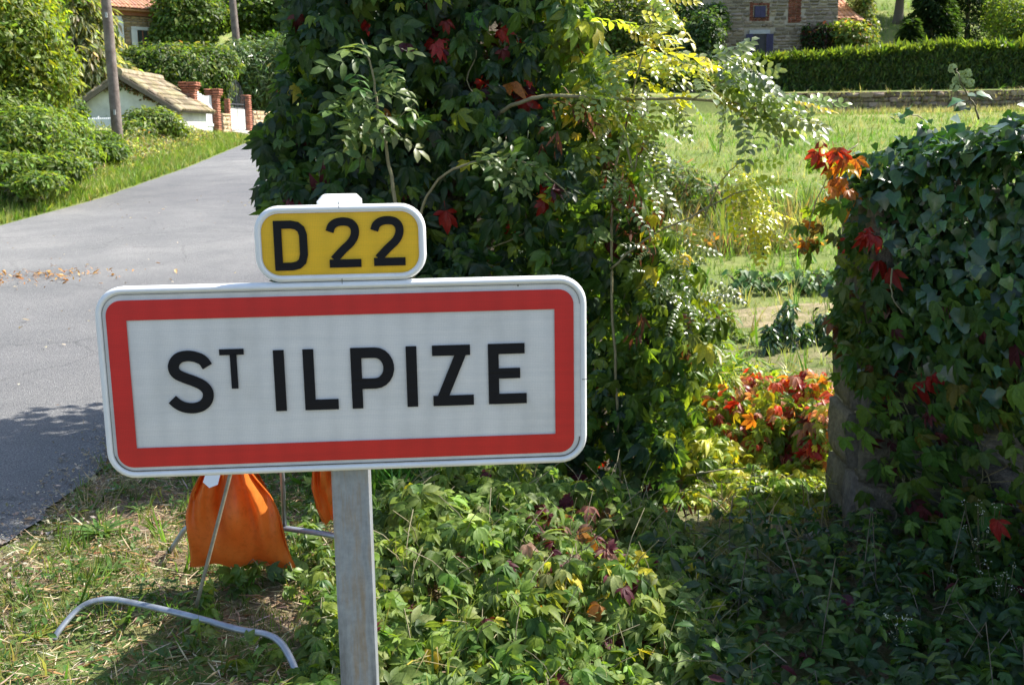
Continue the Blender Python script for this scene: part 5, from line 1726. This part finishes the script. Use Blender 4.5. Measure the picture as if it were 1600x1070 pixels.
# flowering shoot of the ivy
sh_ = limb(ivy, [(1530, 185, 4.12), (1520, 165, 4.1), (1508, 145, 4.08), (1500, 120, 4.06), (1494, 108, 4.05)], .004, .002, 'flowering_shoot')
um = MB()
for ux, uy in ((1488, 107), (1501, 118), (1512, 115), (1495, 126), (1516, 130), (1491, 137), (1508, 124)):
    c = P(ux, uy, 4.05 + rng.random() * .03)
    for k in range(26):
        d = unit(rng.normal(0, 1, 3)); q = c + d * .013
        um.box(q, (.007, .007, .007), axes=np.eye(3))
    um.tube([c, P(1503, 140, 4.07)], .001, 4)
M_UMB = tinted('pale_green_umbel', (.25, .33, .12), (.4, .46, .2), 60, .6, 0, 1)
um.build('flower_head', M_UMB, sh_)
for x_, y_, dx in ((1516, 150, 1), (1500, 158, -1), (1530, 148, 1), (1508, 168, -1)):
    leaf_objects('leaf', IVY, 'ivy', np.array([P(x_, y_, 4.08)]), np.array([[0, -.5, .8]]), np.array([[dx, -.1, -.5]]), np.array([.055]), pick(1, [((.05, .13, .03), 1)]), M_IVY, ivy)
# small shoots lifting off the ivy top
for path in ([(1500, 330, 4.3), (1480, 350, 4.25), (1450, 375, 4.2), (1410, 395, 4.18)], [(1450, 190, 4.55), (1420, 180, 4.5), (1400, 183, 4.5)], [(1500, 330, 4.3), (1515, 350, 4.25), (1508, 390, 4.25)]):
    limb(ivy, path, .0025, .0015, 'shoot')
    q = np.array([[a, b] for a, b, _ in path]); q = np.concatenate([q + rng.normal(0, 5, q.shape) for _ in range(4)])
    n = len(q)
    leaf_objects('leaf', IVY, 'ivy', Parr(q, np.full(n, path[-1][2] - .01)), unit(rvec(n, .5) + np.array([0, -.6, .8])), unit(rvec(n) + np.array([-.5, 0, -.5])), np.full(n, .03) * np.exp(rng.normal(0, .3, n)), pick(n, [((.09, .2, .05), 1)]), M_IVY, ivy)

# ---- creeper hanging down the wall and pier
vr = empty('virginia_creeper', (WA[0] - .1, WA[1] - .1, wz0), 'shaded creeper hanging in loose strands down the right wall and pier', 'creeper')
pc_, s_, z_ = onwall(2100, -.1, WL, -.2, 1.05, .1, .09)
den = .3 + .7 * (nz(s_, z_, 4.2, 3) > -.25) * sstep(-.3, .25, z_ + .35 * s_)
den = den * (1 - .5 * sstep(.5, .25, s_) * sstep(.75, .55, z_))
pc_ = pc_[rng.random(len(pc_)) < den]
n = len(pc_)
cR = pick(n, [(c_green, 4), (c_mid, 3), (c_dark, 1), (c_wine, .35), ((.16, .14, .03), .5), (c_red, .12)], .2)
foliage(vr, CREEP, 'low', pc_, unit(wnn + np.array([0, -.3, .35]) + rvec(n, .3)), unit(np.array([0, -.1, -1.]) + rvec(n, .35)), .066 * lognorm(n, .32), cR, M_LOW, 260)
strips = [([(1305, 345), (1345, 335), (1400, 480), (1385, 590), (1345, 610), (1322, 600), (1312, 520), (1302, 460)], 95, 4.58, [(c_mid, 3), ((.12, .15, .03), 2), (c_green, 3), (c_br, .4), (c_red, .2)], .06),
          ([(1245, 330), (1275, 300), (1290, 340), (1275, 395), (1250, 400)], 14, 4.6, [(c_mid, 2), (c_lime, 1), (c_or, .5), ((.14, .1, .03), 1)], .05),
          ([(1275, 215), (1330, 205), (1345, 240), (1325, 290), (1285, 290), (1272, 250)], 20, 4.62, [(c_or, 2), ((.3, .03, .02), 2.2), (c_yel, 1.5), ((.3, .1, .03), 2), (c_mid, 1.5)], .062),
          ([(1290, 260), (1330, 255), (1345, 300), (1320, 330), (1285, 320)], 10, 4.6, [((.45, .3, .03), 2), (c_or, 2), (c_mid, 1)], .06),
          ([(1290, 470), (1330, 450), (1335, 560), (1305, 600)], 20, 4.66, [(c_green, 2), (c_mid, 1), (c_br, 1)], .055),
          ([(1340, 345), (1375, 350), (1370, 375), (1345, 372)], 6, 4.42, [(c_red, 1)], .055)]
for poly, n, Y_, pal, sz in strips:
    q = in_poly(poly, n)
    leaf_objects('leaf', CREEP, 'creep', Parr(q, Y_ + rng.random(n) * .1), unit(np.array([.1, -.8, .35]) + rvec(n, .35)), unit(np.array([0, -.2, -1.]) + rvec(n, .4)), sz * np.exp(rng.normal(0, .2, n)), pick(n, pal, .15), M_CREEP, vr)
limb(vr, [(1340, 225, 4.75), (1310, 250, 4.7), (1290, 290, 4.66), (1268, 330, 4.64), (1258, 385, 4.62)], .003, .0015, 'vine_stem')
sm = MB()
for _ in range(80):
    s0_ = rng.uniform(-.1, WL * .6); z0_ = rng.uniform(.0, .8)
    pts = [WA + wu * (s0_ + .05 * k * rng.normal(0, 1)) + wnn * (.07 + .03 * rng.random()) + np.array([0, 0, z0_ - k * rng.uniform(.05, .12)]) for k in range(5)]
    sm.tube(catmull(pts, 3), .0022, 4)
sm.build('vine_stem', M_STEM, vr)['kind'] = 'stuff'
# pale bent twig
limb(vr, [(1395, 420, 4.4), (1392, 455, 4.38), (1400, 475, 4.36), (1412, 490, 4.35)], .004, .002, 'twig')

# ================================================================== RED AND YELLOW CREEPER IN THE OPENING
rs = empty('red_creeper', tuple(P(1190, 840, 5.7)), 'low sunlit creeper turning red and yellow in the opening beside the pier', 'creeper')
bl = [(1120, 655, 6.1, 60, 52, .35), (1190, 640, 6.0, 70, 58, .35), (1275, 635, 5.9, 50, 56, .3), (1170, 715, 5.9, 95, 62, .35), (1265, 725, 5.85, 55, 68, .3), (1105, 735, 5.6, 55, 66, .3), (1250, 770, 5.35, 58, 48, .22), (1160, 770, 5.35, 70, 45, .22), (1280, 690, 5.5, 34, 70, .2), (1095, 790, 5.2, 34, 40, .2), (1275, 795, 5.15, 34, 38, .16), (1230, 820, 5.05, 60, 24, .2), (1130, 805, 5.05, 70, 34, .22), (1200, 780, 5.15, 90, 40, .25)]
pR, oR, _ = blobpts(bl, 7000, .3)
# back to photo coordinates only to pick the autumn colour by place on the plant
dd = pR - EYE; zc = dd @ FW
qx = 800 + F_PX * (dd @ RT) / zc; qy = 535 - F_PX * (dd @ UP) / zc
n = len(pR)
cc = pick(n, [((.34, .4, .06), 5), (c_lime, 5), (c_mid, 2), (c_yel, 2)], .2)
rp_ = .68 * sstep(745, 600, qy + rng.normal(0, 25, n)) * sstep(1090, 1200, qx + rng.normal(0, 30, n))
k = rng.random(n) < rp_ * .85
cc[k] = pick(int(k.sum()), [(c_red, 1.3), ((.5, .08, .035), 2.5), (c_or, 2), ((.55, .28, .2), 2.5), (c_wine, .3)], .25)
for x, y, r_ in ((1270, 690, 24), (1235, 700, 14), (1130, 650, 14), (1290, 615, 16)):
    k = (np.hypot(qx - x, qy - y) < r_) & (rng.random(n) < .7); cc[k] = pick(int(k.sum()), [(c_red, 2), ((.5, .1, .05), 1), (c_lime, 1)], .2)
foliage(rs, CREEP, 'creep', pR, unit(oR * .5 + np.array([.1, -.5, .55]) + rvec(n, .4)), unit(np.array([0, -.3, -.7]) + rvec(n, .5)), .06 * lognorm(n, .28), cc, M_CREEP, 240)
tw = MB()
for _ in range(420):
    a = P(rng.uniform(1070, 1300), rng.uniform(790, 870), rng.uniform(4.9, 5.6))
    b = P(rng.uniform(1070, 1300), rng.uniform(740, 820), rng.uniform(5.1, 5.8))
    m_ = (a + b) / 2 + rng.normal(0, .06, 3)
    tw.tube([a, m_, b], .0018, 3, caps=False)
tw.build('twig', M_BARK, rs)['kind'] = 'stuff'
bush('tall_weeds', 'bright green weeds growing behind the red creeper in the opening', 'weeds',
     [(1150, 590, 6.9, 55, 38, .4), (1100, 560, 6.6, 40, 60, .4), (1210, 600, 7.2, 40, 25, .4), (1060, 590, 6.6, 50, 60, .4)], 2600, LONGL, .09, [(c_lime, 3), (c_mid, 3), (c_yel, .5)], M_CREEP, trunk=False)

# ================================================================== GROUND CREEPER IN FRONT
gc = empty('ground_creeper', (0.0, 3.7, float(H(0, 3.7))), 'sunlit low creeper with five-fingered leaves covering the ground right of the post', 'ground cover plant')
def mound(x, y): return (.24 + .1 * nz(x, y, 3.2, 5)) * sstep(-.62, -.3, x) * sstep(.95, .5, x) * sstep(2.6, 3.6, y) * sstep(5.0, 4.2, y) + .07 * nz(x, y, 9, 2) * sstep(2.6, 3.1, y)
n0 = 4300
x = rng.uniform(-.6, .8, n0); y = rng.uniform(2.75, 4.75, n0)
t_ = rng.random(n0) ** .45
z = H(x, y) + .02 + np.maximum(mound(x, y), .03) * t_
pG = np.stack([x, y, z], 1)
dd = pG - EYE; zc = dd @ FW; qx = 800 + F_PX * (dd @ RT) / zc; qy = 535 - F_PX * (dd @ UP) / zc
cG = pick(n0, [(c_green, 1.6), (c_mid, 4), ((.17, .25, .06), 4), (c_lime, 2.4), ((.24, .3, .1), 1), (c_yel, .08), (c_wine, .12)], .2)
k = (np.hypot((qx - 890) / 80, (qy - 830) / 55) < 1) & (rng.random(n0) < .26); cG[k] = pick(int(k.sum()), [(c_wine, 3), (c_red, .4), ((.28, .15, .11), 3)], .2)
k = (np.hypot((qx - 940) / 110, (qy - 920) / 80) < 1) & (rng.random(n0) < .14); cG[k] = pick(int(k.sum()), [(c_or, 1), (c_yel, 2), (c_wine, 2)], .2)
NG = unit(np.array([.05, -.35, 1.]) + rvec(n0, .38)); DG = unit(np.array([0, -.5, -.1]) + rvec(n0, .8))
foliage(gc, CREEP, 'low', pG, NG, DG, .054 * lognorm(n0, .28), cG, M_LOW, 300, dist=-z + .12 * y)
gs = MB()
for _ in range(170):
    x0 = rng.uniform(-.5, .75); y0 = rng.uniform(2.9, 4.6); z0 = float(H(x0, y0))
    hh = float(mound(x0, y0)) + rng.uniform(.0, .12)
    a_ = rng.uniform(0, 6.28); l_ = rng.uniform(.05, .2)
    gs.tube(catmull([(x0, y0, z0), (x0 + l_ * .3 * math.cos(a_), y0 + l_ * .3 * math.sin(a_), z0 + hh * .7), (x0 + l_ * math.cos(a_), y0 + l_ * math.sin(a_), z0 + hh)], 3), .0016, 4)
gs.build('stem', M_STEM, gc)['kind'] = 'stuff'
p1 = np.stack([rng.uniform(-.5, .85, 420), rng.uniform(2.8, 4.5, 420)], 1); p1 = np.concatenate([p1, H(p1[:, 0], p1[:, 1])[:, None] + mound(p1[:, 0], p1[:, 1])[:, None] * .5], 1)
up_scatter('dry_grass_wisps', STRAW, p1, .12, [((.42, .36, .2), 3), ((.2, .24, .08), 2), ((.3, .2, .1), 1)], M_GRASS, .4, label='dry wisps of grass poking through the ground creeper')
# straggling runners left of the post
gl = empty('ground_creeper', tuple(G(400, 960)), 'creeper runners spreading over the steel foot and straw left of the post', 'ground cover plant')
cl = [(322, 975, 20, 22, 16), (385, 925, 30, 22, 22), (440, 910, 25, 30, 22), (440, 940, 20, 10, 5), (485, 880, 20, 60, 40), (500, 960, 22, 60, 40), (390, 1050, 60, 14, 14), (505, 1045, 18, 20, 14), (310, 1010, 25, 20, 10), (490, 790, 16, 26, 14), (560, 760, 20, 10, 6)]
Q = np.concatenate([np.stack([cx + rng.normal(0, rx * .6, n), cy + rng.normal(0, ry * .6, n)], 1) for cx, cy, rx, ry, n in cl])
PL = np.array([G(a, b) for a, b in Q]); n = len(PL)
PL[:, 2] += rng.uniform(.02, .1, n)
leaf_objects('leaf', CREEP, 'creep', PL, unit(np.array([.05, -.3, 1.]) + rvec(n, .35)), unit(rvec(n) * [1, 1, .3]), .045 * np.exp(rng.normal(0, .2, n)), pick(n, [(c_mid, 4), ((.15, .23, .05), 4), (c_green, 1), (c_lime, 1)], .18), M_CREEP, gl)
rn = MB()
for _ in range(26):
    i = rng.integers(0, n); a = PL[i]; j = np.argsort(np.hypot(*(PL[:, :2] - a[:2]).T))[rng.integers(2, 7)]
    b = PL[j]; rn.tube([a, (a + b) / 2 + np.array([0, 0, .02]), b], .0016, 4)
rn.build('runner', M_STEM, gl)['kind'] = 'stuff'
# shaded undergrowth on the right
ug = empty('undergrowth', (1.2, 3.9, float(H(1.2, 3.9))), 'dark nettle-like undergrowth in the shade at the foot of the right wall', 'undergrowth')
n0 = 4200
x = rng.uniform(.5, 2.1, n0); y = rng.uniform(2.75, 5.3, n0)
k = (x < 1.72 + (4.67 - y) * .3) & ((y < 4.55) | (x > 1.5)) & (rng.random(n0) > .75 * sstep(4.2, 4.6, y))
x, y = x[k], y[k]; n0 = len(x)
hm = .10 + .14 * (nz(x, y, 4.5, 6) + .6).clip(0, 2)
hm = hm * (1 - .7 * sstep(4.3, 4.9, y))
z = H(x, y) + .02 + hm * rng.random(n0) ** .6
pU = np.stack([x, y, z], 1)
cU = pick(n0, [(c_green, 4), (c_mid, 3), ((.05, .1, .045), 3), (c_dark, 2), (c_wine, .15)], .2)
m3 = rng.random(n0) < .35
NU_ = unit(np.array([0, -.25, 1.]) + rvec(n0, .35)); DU = unit(rvec(n0) * [1, 1, .35])
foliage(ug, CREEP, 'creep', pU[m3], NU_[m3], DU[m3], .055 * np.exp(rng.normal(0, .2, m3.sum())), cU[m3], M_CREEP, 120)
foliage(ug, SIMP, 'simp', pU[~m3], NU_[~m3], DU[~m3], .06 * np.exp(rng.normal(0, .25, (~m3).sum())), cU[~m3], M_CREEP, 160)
for q_ in range(9):
    x0 = rng.uniform(.75, 1.9); y0 = rng.uniform(3.0, 4.4); z0 = float(H(x0, y0)) + .05
    hh = rng.uniform(.25, .45); lean = rng.normal(0, .08, 2)
    tp_ = np.array([x0 + lean[0], y0 + lean[1], z0 + hh])
    b0 = np.array([x0, y0, z0 - .08])
    MB().tube([b0, (b0 + tp_) / 2 + rng.normal(0, .01, 3), tp_], [.003, .0022, .0015], 5).build('stem', M_BARK, ug)
    nl_ = 12
    tt = np.repeat(np.linspace(.25, 1, nl_ // 2), 2)
    aa = np.repeat(np.arange(nl_ // 2) * 1.57, 2) + np.tile([0, 3.14], nl_ // 2) + q_
    pp = b0 + (tp_ - b0) * tt[:, None]
    leaf_objects('leaf', SIMP, 'simp', pp, unit(np.stack([-np.cos(aa) * .3, -np.sin(aa) * .3, np.ones(nl_)], 1) + rvec(nl_, .15)), np.stack([np.cos(aa), np.sin(aa), np.full(nl_, -.25)], 1), .075 * (1.25 - .6 * tt), pick(nl_, [((.09, .17, .05), 1), (c_mid, 1)], .15), M_CREEP, ug)
uw = MB()
for _ in range(60):
    x0 = rng.uniform(.6, 1.95); y0 = rng.uniform(2.9, 4.7); z0 = float(H(x0, y0)) + rng.uniform(.02, .25)
    d_ = rng.normal(0, .12, 3) * [1, 1, .5]
    uw.tube([(x0, y0, z0), (x0 + d_[0] * .5, y0 + d_[1] * .5, z0 + abs(d_[2]) + .02), (x0 + d_[0], y0 + d_[1], z0 + d_[2])], .0016, 4)
uw.build('twig', M_BARK, ug)['kind'] = 'stuff'
# bare stones and dry stalks at the foot of the pier
for x_, y_, s_, lab in ((1285, 850, .11, 'pale broken stone lying at the foot of the pier'), (1240, 905, .07, 'small grey stone in the undergrowth before the opening')):
    g0 = G(x_, y_)
    o = link('loose_stone', ST_NEAR[2]); o.location = (g0[0], g0[1], g0[2] + s_ * .25); o.scale = (s_ * 1.3, s_, s_ * .7); o.rotation_euler = (.3, .2, x_); o.color = (1.4, 1.4, 1.35, 1)
    tag(o, lab, 'stone')
dg = ground_pts(110, .9, 1.9, 4.2, 5.2)
up_scatter('dry_stalks', STRAW, dg, .2, [((.3, .24, .15), 3), ((.16, .15, .06), 2)], M_GRASS, .3, label='dry stalks standing in the shade before the pier')
# little white-flowered plants
def flowerplant(px_, yb, yt, Y, n, label):
    b = P(px_, yb, Y)
    r_ = empty('white_flowered_weed', tuple(b), label, 'wildflower', 'white flowered weeds on the right')
    mb = MB(); tips = []
    for i in range(n):
        t = P(px_ + rng.normal(0, 22), yt + rng.uniform(0, 1) * (yb - yt) * .7, Y - rng.uniform(0, .12))
        mb.tube([b, (b + t) / 2 + rng.normal(0, .015, 3), t], .0011, 3, caps=False); tips.append(t)
    mb.build('stem', M_STEM, r_)
    tips = np.array(tips); tips = np.repeat(tips, 5, 0) + rng.normal(0, .006, (n * 5, 3))
    m_ = len(tips)
    scatter('flowers', QUAD, tips, unit(rvec(m_, .5) + np.array([0, -.5, .6])), rvec(m_), np.full(m_, .008), pick(m_, [((.75, .76, .74), 1)], .05), M_ROB, r_)
    q = np.repeat(np.array([b]), n * 4, 0) + (tips[rng.integers(0, m_, n * 4)] - b) * rng.random((n * 4, 1))
    scatter('leaves', LONGL, q, unit(rvec(n * 4) + UPV), rvec(n * 4), .022 * np.ones(n * 4), pick(n * 4, [(c_mid, 1), (c_green, 1)]), M_CREEP, r_)


flowerplant(1535, 960, 780, 3.95, 26, 'tallest white-flowered weed against the ivy wall at the right')
flowerplant(1400, 1030, 955, 3.5, 12, 'low white-flowered weed at the bottom right of the undergrowth')
flowerplant(1555, 990, 880, 3.7, 10, 'white-flowered weed at the right edge in front of the tall one')
# lush grass behind the post
g0 = G(640, 775)
p1 = g0 + np.stack([rng.normal(0, .16, 120), rng.normal(0, .1, 120), np.zeros(120)], 1)
p1[:, 2] = H(p1[:, 0], p1[:, 1])
up_scatter('tall_green_grass', TUFT, p1, .26, [((.08, .2, .03), 3), ((.13, .25, .05), 2)], M_GRASS, .3, label='lush green grass clump behind the sign post')

# ================================================================== THE GARDEN
for i, (x_, y0_, y1_, w_, lab) in enumerate(((1205, 505, 572, 13, 'bean plant at the left end of the staked row'), (1232, 472, 560, 15, 'tallest bean plant of the staked row'), (1258, 505, 572, 12, 'bushy bean plant right of the tallest one'),
                                              (1283, 490, 565, 12, 'bean plant at the right end of the row beside the pier'), (1222, 490, 545, 12, 'bean plant just behind the left end of the row'))):
    Y_ = 8.9 + .12 * i
    bush('bean_plant', lab, 'vegetable plant', [(x_, y0_ + 16, Y_, w_ * .7, 20, .1), (x_ - 3 + 4 * (i % 2), (y0_ + y1_) / 2, Y_ - .03, w_ * .65, 24, .1), (x_ + 2, y1_ - 12, Y_ - .05, w_ * .6, 16, .1)], 420, SIMP, .055,
         [((.05, .11, .04), 3), (c_green, 2), ((.1, .17, .06), 1)], M_IVY, 'staked bean plants in the garden', True, .6, tr=.008)
for i, (x_, lab) in enumerate(((1165, 'squash plant at the left end of the garden row'), (1205, 'squash plant second from the left in the garden row'), (1255, 'squash plant third from the left in the garden row'), (1298, 'squash plant at the right end of the garden row, next to the pier'))):
    c0 = P(x_, 470, 12.2); gz = float(H(c0[0], 12.2))
    r_ = empty('squash_plant', (c0[0], 12.2, gz), lab, 'vegetable plant', 'squash plants in the garden')
    n = 60
    a = rng.uniform(0, 6.28, n); rr = rng.uniform(.02, .22, n)
    q = np.stack([c0[0] + np.cos(a) * rr, 12.2 + np.sin(a) * rr, gz + rng.uniform(.06, .27, n)], 1)
    leaf_objects('leaf', IVY, 'sq', q, unit(np.stack([np.cos(a) * .4, np.sin(a) * .4 - .3, np.ones(n)], 1)), np.stack([np.cos(a), np.sin(a), np.full(n, .3)], 1), rng.uniform(.055, .1, n), pick(n, [((.09, .19, .06), 3), ((.14, .24, .08), 2)]), M_GRASS, r_)
    sm = MB()
    for k in range(n): sm.tube([(c0[0], 12.2, gz), tuple(q[k])], .006, 4, caps=False)
    sm.build('stalk', M_STEM, r_)
sa_, sb_ = P(1160, 549, 9.3), P(1300, 546, 9.1)
ln = empty('garden_line', tuple(sa_), 'thin turquoise string stretched between stakes beside the bean row', 'string')
M_TEAL = tinted('turquoise_string', (.08, .45, .42), (.12, .55, .5), 10, .6, 0, 1)
MB().tube([sa_, (sa_ + sb_) / 2 - np.array([0, 0, .01]), sb_], .004, 5).build('string', M_TEAL, ln)
for q in (sa_, sb_):
    gq = float(H(q[0], q[1])); MB().tube([(q[0], q[1], gq - .1), (q[0], q[1], q[2] + .06)], .012, 6).build('stake', M_STEM, ln)
# tall weeds and dried flowers
q = in_poly([(890, 235), (1000, 225), (1110, 250), (1180, 290), (1290, 330), (1290, 375), (1150, 385), (1000, 330), (890, 320)], 1500)
p1 = Parr(q, rng.uniform(15, 20, len(q))); p1[:, 2] = H(p1[:, 0], p1[:, 1])
up_scatter('tall_garden_weeds', TUFT, p1, .42, [((.14, .2, .06), 3), ((.3, .27, .15), 2), ((.2, .13, .07), 1)], M_GRASS, .2, label='tall half-dried weeds across the middle of the garden')
bush('bushy_weeds', 'grey-green bushy weeds with dried heads left of the yellow leaves', 'weeds', [(1040, 275, 18, 60, 28, .8), (960, 270, 18, 60, 30, .8), (1100, 300, 17.5, 50, 20, .6)], 3600, LONGL, .14,
     [((.15, .2, .09), 3), (GM, 2), ((.25, .17, .1), 1)], M_GRASS, trunk=False)
fl = Parr(np.stack([rng.normal(925, 22, 90), rng.normal(238, 8, 90)], 1), rng.uniform(16, 17, 90))
scatter_o = scatter('red_flowers', QUAD, fl, unit(rvec(90) + np.array([0, -1, .5])), rvec(90), np.full(90, .11), pick(90, [((.55, .12, .07), 2), ((.6, .25, .15), 1)]), M_GRASS)
scatter_o['label'] = 'reddish flowers in the garden seen through the creeper'
fl = Parr(np.stack([rng.uniform(1060, 1290, 40), rng.normal(372, 8, 40)], 1), rng.uniform(14.5, 15.5, 40)); fl[:, 2] = H(fl[:, 0], fl[:, 1]) + .25
scatter('orange_flowers', QUAD, fl, unit(rvec(40) + np.array([0, -1, .5])), rvec(40), np.full(40, .09), pick(40, [((.6, .28, .06), 2)]), M_GRASS)['label'] = 'small orange flowers at the edge of the garden bed'
bush('bright_shrub', 'low bright green plants at the near left end of the garden', 'shrub', [(1150, 540, 9.5, 28, 22, .3), (1120, 500, 9.8, 26, 26, .3)], 900, SIMP, .08, [(GM, 3), (c_lime, 2)], M_GRASS, trunk=False)
#--END--
